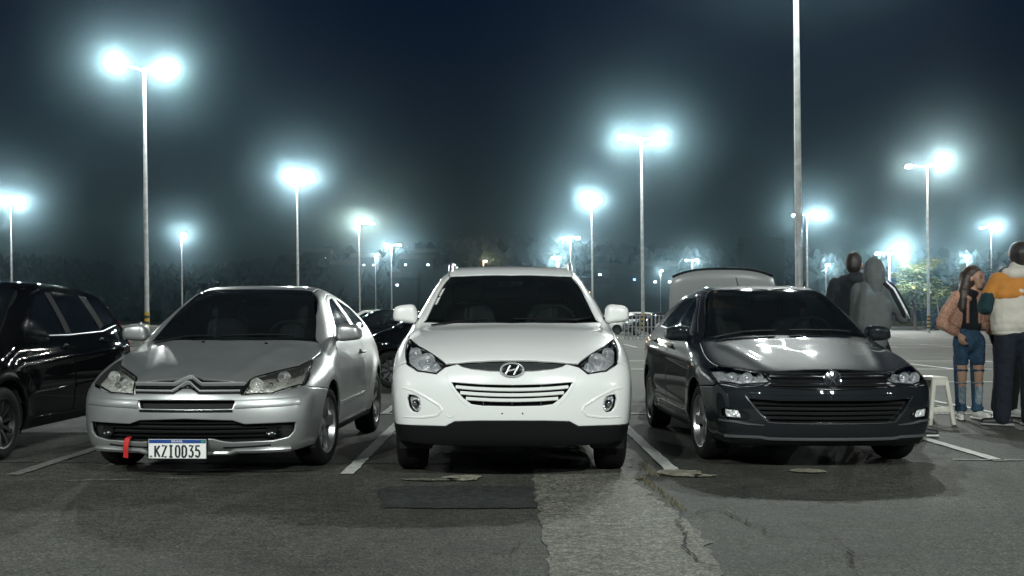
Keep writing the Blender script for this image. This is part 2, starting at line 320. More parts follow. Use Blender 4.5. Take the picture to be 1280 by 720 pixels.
MINI = Shape(    # black tall hatchback
    side=[(.14,.18),(.04,.22),(.0,.34),(.0,.5),(.03,.62),(.1,.71),(.3,.81),(.55,.91),(.72,.97),(.9,1.08),(1.2,1.25),(1.5,1.385),(1.75,1.445),(2.1,1.475),(2.6,1.47),(3.2,1.425),(3.5,1.36),(3.75,1.1),(3.87,.95),(3.95,.75),(3.95,.45),(3.8,.22)],
    width=[(-.3,.74),(.15,.775),(.3,.82),(.5,.84),(.7,.845),(.85,.83),(.95,.805),(1.02,.78),(1.15,.72),(1.35,.61),(1.47,.53),(2.3,.2)],
    plan=[(-.6,.86),(0,.92),(.25,.97),(.6,1.0),(1.2,1.0),(2.9,1.0),(3.5,.96),(3.95,.88),(5.2,.8)],
    bow_f=.34, bow_r=.22, crown=.055, k=.10, xc=(.95,3.1),
    bumps=(bump_arch(.80,.30,.36,.016), bump_arch(3.25,.30,.36,.016), bump_line(.74,.86,.9,3.8,.012,.03)))
# ---------------------------------------------------------------- car panels
def P3(sh, pts):
    """mixed outline notation -> points on the body surface: ('t',x,y) from above, ('f',y,z) from the front, ('s',x,z) from the side, (x,y,z) nearest"""
    out = np.zeros((len(pts), 3)); pts = list(pts)
    for key, fn in (('t', sh.from_top), ('f', sh.front), ('s', sh.sidep), (None, sh.project)):
        ids = [i for i, p in enumerate(pts) if (p[0] == key if key else not isinstance(p[0], str))]
        if ids: out[ids] = fn(np.array([pts[i][1:] if key else pts[i] for i in ids], float))
    return out
def smooth_poly(P, it):
    P = np.asarray(P, float)
    for _ in range(it):
        Q = np.roll(P, -1, 0)
        P = np.stack([P * .75 + Q * .25, P * .25 + Q * .75], 1).reshape(-1, P.shape[1])
    return P
def inset(poly, d):
    """move a polygon's edges inwards by d"""
    P = np.asarray(poly, float); A = np.roll(P, 1, 0); B = np.roll(P, -1, 0)
    area = (P[:, 0] * B[:, 1] - B[:, 0] * P[:, 1]).sum()
    def nrm(e):
        e = e / np.maximum(np.linalg.norm(e, axis=1, keepdims=True), 1e-9); return np.stack([-e[:, 1], e[:, 0]], 1) * (1 if area > 0 else -1)
    n = nrm(P - A) + nrm(B - P); n = n / np.maximum(np.linalg.norm(n, axis=1, keepdims=True), .5)
    return P + n * d
def panel(sh, chart, outer, holes=(), h=.035, off=0., lip=.014, edge=.018, bend=True):
    """mesh data of a sheet on the body surface; outer/holes are polygons in chart coordinates"""
    loops = [resample(outer, edge)] + [resample(q, edge) for q in holes]
    lo, hi = loops[0].min(0), loops[0].max(0)
    gx, gy = np.meshgrid(np.arange(lo[0], hi[0], h), np.arange(lo[1], hi[1], h), indexing='ij')
    g = np.stack([gx.ravel(), gy.ravel()], 1); g[:, 1] += (np.round((g[:, 0] - lo[0]) / h) % 2) * h * .5
    m = in_poly(g, loops[0])
    for q in loops[1:]: m &= ~in_poly(g, q)
    g = g[m]
    for q in loops: g = g[seg_dist(g, q) > h * .45] if len(g) else g
    rings = []
    if bend:
        for i, q in enumerate(loops):
            r = inset(q, .007 if i == 0 else -.007)
            mm = in_poly(r, loops[0])
            for j, qq in enumerate(loops[1:]): mm &= ~in_poly(r, qq)
            for qq in loops: mm &= seg_dist(r, qq) > .005
            rings.append(r[mm])
    V = np.concatenate(loops + rings + [g]); E = []; k = 0
    nb = sum(len(q) for q in loops)
    for q in loops:
        n = len(q); E += [(k + i, k + (i + 1) % n) for i in range(n)]; k += n
    r = geometry.delaunay_2d_cdt([Vector((float(a), float(b))) for a, b in V], E, [], 0, 1e-6)
    V2 = np.array([(v.x, v.y) for v in r[0]]); F = [tuple(f) for f in r[2]]
    C = np.array([V2[list(f)].mean(0) for f in F])
    keep = in_poly(C, loops[0])
    for q in loops[1:]: keep &= ~in_poly(C, q)
    F = [f for f, kk in zip(F, keep) if kk]
    P = sh.from_wrap(V2) if chart == 'w' else sh.from_top(V2)
    N = sh.normal(P)
    # face direction
    Fo = []
    for f in F:
        a, b, c = P[f[0]], P[f[1]], P[f[2]]
        Fo.append(f if np.dot(np.cross(b - a, c - a), N[f[0]] + N[f[1]] + N[f[2]]) > 0 else (f[0], f[2], f[1]))
    P = P + N * off
    # boundary
    cnt = {}
    for f in Fo:
        for i in range(3):
            e = (f[i], f[(i + 1) % 3]); cnt[e] = 1
    bd = [e for e in cnt if (e[1], e[0]) not in cnt]
    verts = list(P); norms = list(N); faces = list(Fo)
    if lip > 0 and bd:
        out = {}
        for a, b in bd:      # outward in-surface direction
            t = P[b] - P[a]; o = np.cross(t, N[a]); o /= max(np.linalg.norm(o), 1e-9)
            out[a] = out.get(a, 0) + o; out[b] = out.get(b, 0) + o
        idx = {}
        for a in out:
            o = out[a] / max(np.linalg.norm(out[a]), 1e-9)
            if bend:
                nn = N[a] + o * .7; norms[a] = nn / np.linalg.norm(nn); verts[a] = verts[a] - N[a] * .0018
            idx[a] = (len(verts), len(verts) + 1)
            verts += [verts[a], P[a] - N[a] * lip]; norms += [o, o]
        for a, b in bd:
            faces.append((idx[b][0], idx[a][0], idx[a][1], idx[b][1]))
    return verts, faces, norms
def mesh_n(name, data, mat):
    v, f, n = data
    me = bpy.data.meshes.new(name); me.from_pydata([tuple(map(float, p)) for p in v], [], f)
    me.polygons.foreach_set('use_smooth', [True] * len(me.polygons)); me.materials.append(mat)
    if n is not None: me.normals_split_custom_set_from_vertices([tuple(map(float, q)) for q in n])
    me.update(); return me
def flip_data(d):
    v, f, n = d
    return [(p[0], -p[1], p[2]) for p in v], [tuple(reversed(q)) for q in f], [(p[0], -p[1], p[2]) for p in n] if n is not None else None
def put(name, me, parent):
    o = bpy.data.objects.new(name, me); COL.objects.link(o); o.parent = parent; return o
def strip(pts, nrm, wdt, dep, closed=False, taper=None, proud=0.):
    """a bar of rectangular section with eased front edges along 3D points; wdt across, dep along the normals"""
    pts = np.asarray(pts, float); nrm = np.asarray(nrm, float); n = len(pts); v = []; f = []
    prof = [(-.5, -1), (-.5, -.25), (-.32, 0), (.32, 0), (.5, -.25), (.5, -1)]
    for i in range(n):
        a = pts[(i - 1) % n] if (closed or i > 0) else pts[i]; b = pts[(i + 1) % n] if (closed or i < n - 1) else pts[i]
        t = b - a; t = t / max(np.linalg.norm(t), 1e-9); s = np.cross(nrm[i], t); s /= max(np.linalg.norm(s), 1e-9)
        w = wdt * (taper[i] if taper is not None else 1)
        for p, q in prof: v.append(pts[i] + s * p * w + nrm[i] * (q * dep + dep * .5 + proud))
    m = len(prof)
    for i in range(n if closed else n - 1):
        j = (i + 1) % n
        for k in range(m):
            f.append((i * m + k, i * m + (k + 1) % m, j * m + (k + 1) % m, j * m + k))
    if not closed:
        f.append(tuple(range(m))[::-1]); f.append(tuple((n - 1) * m + k for k in range(m)))
    return v, f, None
def sheet_strip(sh, pts3, wdt, dep, off=0., step=.03, closed=False, taper=None):
    Q = resample(np.asarray(P3(sh, pts3)), step, closed); Q = sh.project(Q, 6); N = sh.normal(Q)
    tp = None if taper is None else np.interp(np.linspace(0, 1, len(Q)), *taper)
    return strip(Q + N * off, N, wdt, dep, closed, tp)
def join_data(L):
    V = []; F = []
    for v, f, n in L:
        k = len(V); V += list(v); F += [tuple(i + k for i in q) for q in f]
    return V, F, None
def ellipsoid(c, r, n=12, m=20, p=1.0, half=None):
    """superellipsoid-like lump"""
    v = []; f = []
    sg = lambda a, e: math.copysign(abs(a) ** e, a)
    for i in range(n + 1):
        th = -math.pi / 2 + math.pi * i / n
        for j in range(m):
            ph = 2 * math.pi * j / m
            v.append((c[0] + r[0] * sg(math.cos(th), p) * sg(math.cos(ph), p), c[1] + r[1] * sg(math.cos(th), p) * sg(math.sin(ph), p), c[2] + r[2] * sg(math.sin(th), p)))
    for i in range(n):
        for j in range(m):
            f.append((i * m + j, i * m + (j + 1) % m, (i + 1) * m + (j + 1) % m, (i + 1) * m + j))
    return v, f, None
def lathe_y(prof, n=48, c=(0, 0, 0)):
    """revolve (radius, y) about the y axis"""
    v = []; f = []; m = len(prof)
    for j in range(n):
        a = 2 * math.pi * j / n
        for r, y in prof: v.append((c[0] + r * math.cos(a), c[1] + y, c[2] + r * math.sin(a)))
    for j in range(n):
        k = (j + 1) % n
        for i in range(m - 1): f.append((j * m + i, j * m + i + 1, k * m + i + 1, k * m + i))
    return v, f, None
def tube(pts, r, n=8, cap=True):
    pts = np.asarray(pts, float); v = []; f = []; up = np.array([0, 0, 1.]); R = np.broadcast_to(np.asarray(r, float), (len(pts),))
    for i, p in enumerate(pts):
        t = pts[min(i + 1, len(pts) - 1)] - pts[max(i - 1, 0)]; t /= max(np.linalg.norm(t), 1e-9)
        a = np.cross(t, up if abs(t[2]) < .9 else np.array([1., 0, 0])); a /= np.linalg.norm(a); b = np.cross(a, t)
        for k in range(n):
            q = 2 * math.pi * k / n; v.append(p + (a * math.cos(q) + b * math.sin(q)) * R[i])
    for i in range(len(pts) - 1):
        for k in range(n): f.append((i * n + k, i * n + (k + 1) % n, (i + 1) * n + (k + 1) % n, (i + 1) * n + k))
    if cap: f.append(tuple(range(n))[::-1]); f.append(tuple((len(pts) - 1) * n + k for k in range(n)))
    return v, f, None
def boxd(a, b):
    v = [(x, y, z) for x in (a[0], b[0]) for y in (a[1], b[1]) for z in (a[2], b[2])]
    return v, [(0, 1, 3, 2), (4, 6, 7, 5), (0, 4, 5, 1), (2, 3, 7, 6), (0, 2, 6, 4), (1, 5, 7, 3)], None
def obox(c, ax, ay, az):
    c, ax, ay, az = map(np.array, (c, ax, ay, az))
    v = [c + ax * i + ay * j + az * k for i in (-1, 1) for j in (-1, 1) for k in (-1, 1)]
    return v, boxd((0, 0, 0), (1, 1, 1))[1], None
def mk(name, data, mat, parent=None, smooth=True, bevel=0.):
    v, f, n = data
    me = bpy.data.meshes.new(name); me.from_pydata([tuple(map(float, p)) for p in v], [], [tuple(q) for q in f])
    bm = bmesh.new(); bm.from_mesh(me); bmesh.ops.recalc_face_normals(bm, faces=bm.faces)
    if bevel: bmesh.ops.bevel(bm, geom=list(bm.edges), offset=bevel, segments=2, affect='EDGES', profile=.6)
    bm.to_mesh(me); bm.free()
    if smooth:
        me.polygons.foreach_set('use_smooth', [True] * len(me.polygons)); me.set_sharp_from_angle(angle=math.radians(38))
    me.materials.append(mat); me.update()
    o = bpy.data.objects.new(name, me); COL.objects.link(o)
    if parent: o.parent = parent
    return o
def empty(name, loc, rz=0):
    o = bpy.data.objects.new(name, None); COL.objects.link(o); o.location = loc; o.rotation_euler = (0, 0, rz); return o
def tag(o, label=None, cat=None, group=None, kind=None):
    if label: o['label'] = label
    if cat: o['category'] = cat
    if group: o['group'] = group
    if kind: o['kind'] = kind
    return o
_wheel_cache = {}
def wheel_data(r, wd, kind):
    """wheel at the origin, axle along y, outer face towards +y"""
    key = (r, wd, kind)
    if key in _wheel_cache: return _wheel_cache[key]
    rr = r * .68; h = wd / 2
    tyre = lathe_y([(rr - .012, h - .012), (rr + .004, h - .004), (rr + .03, h), (r - .05, h + .004), (r - .018, h - .008), (r - .004, h - .03), (r, h - .05), (r - .001, 0), (r, -h + .05), (r - .02, -h + .01), (rr, -h)], 56)
    grooves = []
    L = [lathe_y([(rr - .03, h - .05), (rr - .012, h - .008), (rr, h - .002), (rr + .004, h - .012)], 56),
         lathe_y([(rr - .03, h - .05), (rr - .035, -h + .02)], 40)]
    ns = {'five': 5, 'seven': 7, 'multi': 10}[kind]
    for i in range(ns):
        a = 2 * math.pi * i / ns + .3
        for db in ((-.11, .11) if kind == 'five' else (0,)):
            c, s_ = math.cos(a + db * .9), math.sin(a + db * .9); c0, s0 = math.cos(a + db * .6), math.sin(a + db * .6)
            w0, w1 = (.018, .024) if kind == 'five' else (.026, .034) if kind == 'seven' else (.013, .018)
            q = []; 
            for rad, ww, y, (cc, ss) in ((.045, w0, h - .045, (c0, s0)), (rr * .55, w0 * 1.05, h - .028, ((c0 + c) / 2, (s0 + s_) / 2)), (rr - .008, w1, h - .02, (c, s_))):
                for sd in (-1, 1):
                    for dy in (0, -.03):
                        q.append((rad * cc - ss * sd * ww, y + dy, rad * ss + cc * sd * ww))
            f = []
            for k in range(2):
                o = k * 4; f += [(o, o + 2, o + 6, o + 4), (o, o + 4, o + 5, o + 1), (o + 2, o + 3, o + 7, o + 6)]
            L.append((q, f, None))
    hub = lathe_y([(0.001, h - .03), (.03, h - .032), (.055, h - .042), (.07, h - .07)], 24)
    disc = lathe_y([(.0, h - .09), (rr * .82, h - .09), (rr * .82, h - .12), (rr - .03, h - .14)], 40)
    _wheel_cache[key] = (tyre, join_data(L), hub, disc); return _wheel_cache[key]
class Car:
    def __init__(s, name, sh, loc, yaw, label, cat='car', group=None):
        s.root = empty(name, loc, math.pi / 2 + yaw); s.sh = sh; tag(s.root, label, cat, group)
    def W(s, pts): return s.sh.to_wrap(P3(s.sh, pts))
    def T(s, pts): return np.array([(p[1], p[2]) for p in pts])
    @staticmethod
    def full(h, ax):
        """half loop starting and ending on the centre line -> whole loop; ax = signed coordinate"""
        h = np.asarray(h, float); m = h[::-1].copy(); m[:, ax] *= -1
        if abs(h[-1, ax]) < 1e-6: m = m[1:]
        if abs(h[0, ax]) < 1e-6: m = m[:-1]
        return np.concatenate([h, m])
    def pan(s, name, chart, outer, mat, holes=(), pair=False, ins=.0025, parent=None, **kw):
        d = panel(s.sh, chart, inset(outer, ins) if ins else outer, holes, **kw)
        parent = parent or s.root
        o = put(name, mesh_n(name, d, mat), parent if not isinstance(parent, tuple) else parent[0])
        if not pair: return o
        o2 = put(name, mesh_n(name, flip_data(d), mat), parent if not isinstance(parent, tuple) else parent[1])
        return o, o2
    def line(s, name, pts, wdt, dep, mat, off=.0, parent=None, pair=False, closed=False, taper=None, step=.03):
        d = sheet_strip(s.sh, pts, wdt, dep, off, step, closed, taper)
        pr = parent if isinstance(parent, tuple) else (parent or s.root,) * 2
        o = mk(name, d, mat, pr[0])
        return (o, mk(name, flip_data(d), mat, pr[1])) if pair else o
    def arch(s, xw, zw, ra, a0, a1, n=20):
        return [('s', xw - ra * math.cos(a), zw + ra * math.sin(a)) for a in np.linspace(a0, a1, n)]
    def shell(s, q):
        sh = s.sh; M = q['paint']
        # roof, glass, bonnet: seen from above
        s.hood = s.pan('hood', 't', s.full(s.T(q['hood'] + q['cowl']), 1), M)
        ws = s.full(s.T(q['ws']), 1)
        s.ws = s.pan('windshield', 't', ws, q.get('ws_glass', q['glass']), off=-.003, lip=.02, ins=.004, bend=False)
        s.roof = s.pan('roof', 't', s.full(s.T(q['roof']), 1), M, ins=.001)
        # sides
        xf, zf, xr, zr, ra = q['axles']; zs = q['sill']
        a0 = q['seam_angle']; ab = math.asin((zs - zf) / ra)
        half = q['head_edge'] + q['border'] + q['rear_edge'] + s.arch(xr, zr, ra, math.pi - ab, ab) + s.arch(xf, zf, ra, math.pi - ab, a0)
        outer = s.W(half)
        holes = []; doors = []
        for k, d in enumerate(q['doors']): holes.append(inset(s.W([('s', *p) for p in d['outline']]), -.0015))
        for g in q.get('quarter', []): holes.append(s.W([('s', *p) for p in g]))
        s.body = s.pan('body', 'w', outer, M, holes=holes, pair=True, ins=.0)
        for g in q.get('quarter', []): s.pan('side_window', 'w', s.W([('s', *p) for p in g]), q['glass'], pair=True, ins=.003, off=-.004, lip=.01, bend=False)
        for d in q['doors']:
            win = [s.W([('s', *p) for p in w]) for w in d.get('windows', [])]
            D = s.pan('door', 'w', s.W([('s', *p) for p in d['outline']]), M, holes=win, pair=True, ins=.0025)
            for w in win: s.pan('window', 'w', w, q['glass'], pair=True, ins=.003, off=-.005, lip=.01, bend=False, parent=D)
            if 'handle' in d:
                x, z = d['handle']; p = P3(sh, [('s', x, z)])[0]
                h = ellipsoid((p[0], p[1] + .022, p[2]), (.085, .016, .013), 8, 16, .7)
                for sg, dd in ((0, h), (1, flip_data(h))): mk('handle', dd, q.get('handle_mat', M), D[sg])
                cup = ellipsoid((p[0] - .01, p[1] + .0, p[2]), (.06, .004, .03), 6, 16)
                for sg, dd in ((0, cup), (1, flip_data(cup))): mk('handle_cup', dd, MAT['black_plastic'], D[sg])
        for t in q.get('pillar_trim', []): s.pan('pillar_trim', 'w', s.W([('s', *p) for p in t]), MAT['gloss_black'], pair=True, off=.003, lip=.008)
        # rear glass
        if 'rear_glass_w' in q: s.pan('rear_window', 'w', s.rear_full(q['rear_glass_w']), q['glass'], off=.004, lip=.012, ins=0, pair=True)
        if 'rear_glass_t' in q: s.pan('rear_window', 't', s.full(s.T(q['rear_glass_t']), 1), q['glass'], off=-.003, lip=.02, ins=.004, bend=False)
        if 'boot' in q: s.pan('boot_lid', 't', s.full(s.T(q['boot']), 1), M)
        for t in q.get('tail', []): s.pan('tail_light', 'w', s.W(t), MAT['red_lens'], pair=True, off=.006, lip=.012)
        s.core(q); s.wheels(q)
        if 'cabin' in q: s.cabin(*q['cabin'])
    def cabin(s, xd, zd, xs, zt, xm, zm):
        """dashboard, steering wheel, front seats and inside mirror behind the windshield"""
        V = [(xd - .02, -.62, zd - .03), (xd + .25, -.66, zd + .01), (xd + .52, -.66, zd - .02), (xd + .56, -.66, zd - .25)]; V = V + [(x, -y, z) for x, y, z in V]
        mk('dashboard', (V, [(0,1,5,4),(1,2,6,5),(2,3,7,6)], None), MAT['dash_plastic'], s.root)
        for sg in (1, -1):
            st = mk('seat', ellipsoid((xs, sg * .36, zt - .28), (.09, .24, .34), 10, 18, .6), MAT['seat_cloth'], s.root); mk('headrest', ellipsoid((xs + .01, sg * .36, zt + .13), (.05, .13, .085), 8, 16, .6), MAT['seat_cloth'], st)
            for d in (-.05, .05): mk('headrest_post', tube([(xs, sg * .36 + d, zt), (xs, sg * .36 + d, zt + .1)], .006, 6), MAT['satin_chrome'], st)
        mk('steering_wheel', torus_oval((xd + .60, -.36, zd + .015), .18, .17, .015, (-1, 0, -.4)), MAT['dash_plastic'], s.root)
        mk('inside_mirror', ellipsoid((xm, 0, zm), (.02, .115, .035), 8, 18, .6), MAT['gloss_black'], s.root)
    def rear_full(s, pts): return s.W(pts)
    def core(s, q):
        sh = s.sh; xf, zf, xr, zr, ra = q['axles']; V = []; F = []
        U = sh.R * 2 + sh.xc2 - sh.xc1
        def grid(P, nu, nv, skip):
            k = len(V); V.extend(P)
            val = sh.f(P); ok = np.abs(val + .055) < .01
            for i in range(nu - 1):
                for j in range(nv - 1):
                    ids = [i * nv + j, (i + 1) * nv + j, (i + 1) * nv + j + 1, i * nv + j + 1]
                    c = P[ids].mean(0)
                    if not all(ok[t] for t in ids): continue
                    if skip(c): continue
                    F.append(tuple(k + t for t in ids))
        yi = q['track'] - q['tyre'][1] - .05
        def wheelhole(c): return abs(c[1]) > yi and (math.hypot(c[0] - xf, c[2] - zf) < ra + .05 or math.hypot(c[0] - xr, c[2] - zr) < ra + .05)
        nu, nv = 150, 22
        uu, zz = np.meshgrid(np.linspace(-U, U, nu), np.linspace(.22, .98, nv), indexing='ij')
        grid(sh.from_wrap(np.stack([uu.ravel(), zz.ravel()], 1), -.055), nu, nv, wheelhole)
        nu, nv = 80, 31
        xx, yy = np.meshgrid(np.linspace(.08, sh.L - .05, nu), np.linspace(-.78, .78, nv), indexing='ij')
        grid(sh.from_top(np.stack([xx.ravel(), yy.ravel()], 1), -.055), nu, nv, (lambda c: q['ws'][0][1] - .02 < c[0] < q['ws'][-3][1] + .03 and abs(c[1]) < .70) if 'cabin' in q else (lambda c: False))
        k = len(V)
        v, f, _ = boxd((.55, -.6, .21), (sh.L - .5, .6, .26)); V.extend(np.array(v)); F.extend(tuple(k + t for t in g) for g in f)
        for xw, zw in ((xf, zf), (xr, zr)):        # wheel-well liners
            for sg in (1, -1):
                k = len(V); n = 18
                for i in range(n):
                    a = -.35 + (math.pi + .7) * i / (n - 1)
                    for y in (yi, q['track'] - .03): V.append(np.array([xw - (ra + .025) * math.cos(a), sg * y, zw + (ra + .025) * math.sin(a)]))
                F.extend((k + 2 * i, k + 2 * i + 1, k + 2 * i + 3, k + 2 * i + 2) for i in range(n - 1))
                F.append(tuple(k + 2 * i for i in range(n)))
        me = bpy.data.meshes.new('chassis'); me.from_pydata([tuple(map(float, p)) for p in V], [], F); me.materials.append(MAT['underbody'])
        put('chassis', me, s.root)
    def wheels(s, q):
        r, wd = q['tyre']; xf, zf, xr, zr, ra = q['axles']
        t, rim, hub, disc = wheel_data(r, wd, q['rim'])
        src = None
        for xw in (xf, xr):
            for sg in (1, -1):
                y = sg * (q['track'] - wd / 2)
                if src is None:
                    w = mk('wheel', disc, MAT['brake'], s.root); ch = [mk('tyre', t, MAT['rubber'], w), mk('rim', rim, q['rim_mat'], w), mk('hub_cap', hub, q['rim_mat'], w)]
                    src = (w, ch)
                else:
                    w = src[0].copy(); COL.objects.link(w); w.parent = s.root; ch = []
                    for c in src[1]:
                        o = c.copy(); COL.objects.link(o); o.parent = w
                w.location = (xw, y, r - .004); w.rotation_euler = (0, random.uniform(0, 6.28), 0 if sg > 0 else math.pi)
                if xw == xf and q.get('steer'): w.rotation_euler[2] += q['steer']
    def mirror(s, x, y, z, mat, size=(.075, .125, .085), glass=True, tilt=0):
        """door mirrors: shaped shell on a foot"""
        for sg in (1, -1):
            v, f, n = ellipsoid((0, 0, 0), size, 14, 24, .55)
            out = []
            for a, b, c in v:
                if a > size[0] * .45: a = size[0] * .45 + (a - size[0] * .45) * .1
                c2 = c * (1 - .14 * (b / size[1])); b2 = b * (1 - .08 * c / size[2])
                out.append((a, b2 * sg, c2))
            if sg < 0: f = [tuple(reversed(t)) for t in f]
            m = mk('mirror', (out, f, None), mat, s.root); m.location = (x, sg * y, z)
            foot = tube([(0.015, -sg * size[1] * .7, -size[2] * .55), (.03, -sg * (size[1] + .03), -size[2] * .85), (.05, -sg * (size[1] + .10), -size[2] * 1.0)], [.022, .026, .03], 10)
            mk('mirror_foot', foot, MAT['black_plastic'], m)
            pl = ellipsoid((size[0] * .5, 0, 0), (.006, size[1] * .82, size[2] * .8), 8, 20, .8)
            mk('mirror_glass', pl, MAT['chrome'], m)
    def headlight(s, outline, bowls, tint=None, parent_n='headlight'):
        """lens on the body surface, shiny housing behind it, round reflectors inside"""
        sh = s.sh; out = s.W(outline)
        lens = s.pan(parent_n, 'w', out, tint or MAT['lens_clear'], pair=True, ins=.003, off=-.001, lip=.012, h=.03)
        s.pan('reflector', 'w', out, MAT['housing'], pair=True, ins=.004, off=-.045, lip=0, h=.016, bend=False, parent=lens)
        c = len(bowls)
        s.line('seal', outline, .010, .006, MAT['black_plastic'], off=-.004, parent=lens, pair=True, closed=True, step=.02)
        for (y, z, r, mt) in bowls:
            p = sh.front([(y, z)])[0]; ax = sh.normal(p[None])[0]; ax = np.array([-1., .12, .05]); ax /= np.linalg.norm(ax)
            v, f, _ = lathe_y([(r, 0), (r * .97, -.006), (r * .8, -.022), (r * .45, -.034), (.35 * r, -.03), (.3 * r, -.016), (.18 * r, -.008), (0.0005, -.006)], 28)
            # lathe axis y -> ax
            b1 = np.cross(ax, [0, 0, 1]); b1 /= np.linalg.norm(b1); b2 = np.cross(b1, ax)
            V = [p - ax * .014 + b1 * a + ax * b + b2 * c_ for a, b, c_ in v]
            d = (V, f, None)
            mk('lamp_bowl', d, MAT[mt], lens[0]); mk('lamp_bowl', flip_data(d), MAT[mt], lens[1])
        return lens
# ---------------------------------------------------------------- white SUV
def torus_oval(c, a, b, r, fwd, n=40, m=8):
    """oval ring facing fwd"""
    fwd = np.array(fwd, float); fwd /= np.linalg.norm(fwd); e1 = np.cross([0, 0, 1], fwd); e1 /= np.linalg.norm(e1); e2 = np.cross(fwd, e1); v = []; f = []
    for i in range(n):
        t = 2 * math.pi * i / n; q = np.array(c) + e1 * a * math.cos(t) + e2 * b * math.sin(t); o = e1 * b * math.cos(t) + e2 * a * math.sin(t); o /= np.linalg.norm(o)
        for j in range(m):
            u = 2 * math.pi * j / m; v.append(q + o * r * math.cos(u) + fwd * r * math.sin(u))
    for i in range(n):
        for j in range(m): f.append((i * m + j, ((i + 1) % n) * m + j, ((i + 1) % n) * m + (j + 1) % m, i * m + (j + 1) % m))
    return v, f, None
def disc_oval(c, a, b, fwd, bulge=.006, n=36):
    fwd = np.array(fwd, float); fwd /= np.linalg.norm(fwd); e1 = np.cross([0, 0, 1], fwd); e1 /= np.linalg.norm(e1); e2 = np.cross(fwd, e1)
    v = [np.array(c) + fwd * bulge]; f = []
    for k, (s, q) in enumerate(((.6, .7), (1, 0), (1, -1.2))):
        for i in range(n):
            t = 2 * math.pi * i / n; v.append(np.array(c) + (e1 * a * math.cos(t) + e2 * b * math.sin(t)) * s + fwd * bulge * q)
    for i in range(n):
        j = (i + 1) % n; f.append((0, 1 + i, 1 + j))
        for k in range(2): f.append((1 + k * n + i, 1 + (k + 1) * n + i, 1 + (k + 1) * n + j, 1 + k * n + j))
    return v, f, None
def stroke(c, fwd, pts, wdt, dep):
    """flat raised stroke in the plane facing fwd; pts are (right-of-viewer, up)"""
    fwd = np.array(fwd, float); fwd /= np.linalg.norm(fwd); e1 = np.cross([0, 0, 1], fwd); e1 /= np.linalg.norm(e1); e2 = np.cross(fwd, e1)
    P = np.array([np.array(c) + e1 * a + e2 * b for a, b in pts]); return strip(P, np.repeat(fwd[None], len(P), 0), wdt, dep)
def wiper(car, pts, mat='black_plastic'):
    car.line('wiper', [('t', *p) for p in pts], .016, .012, MAT[mat], off=.016)
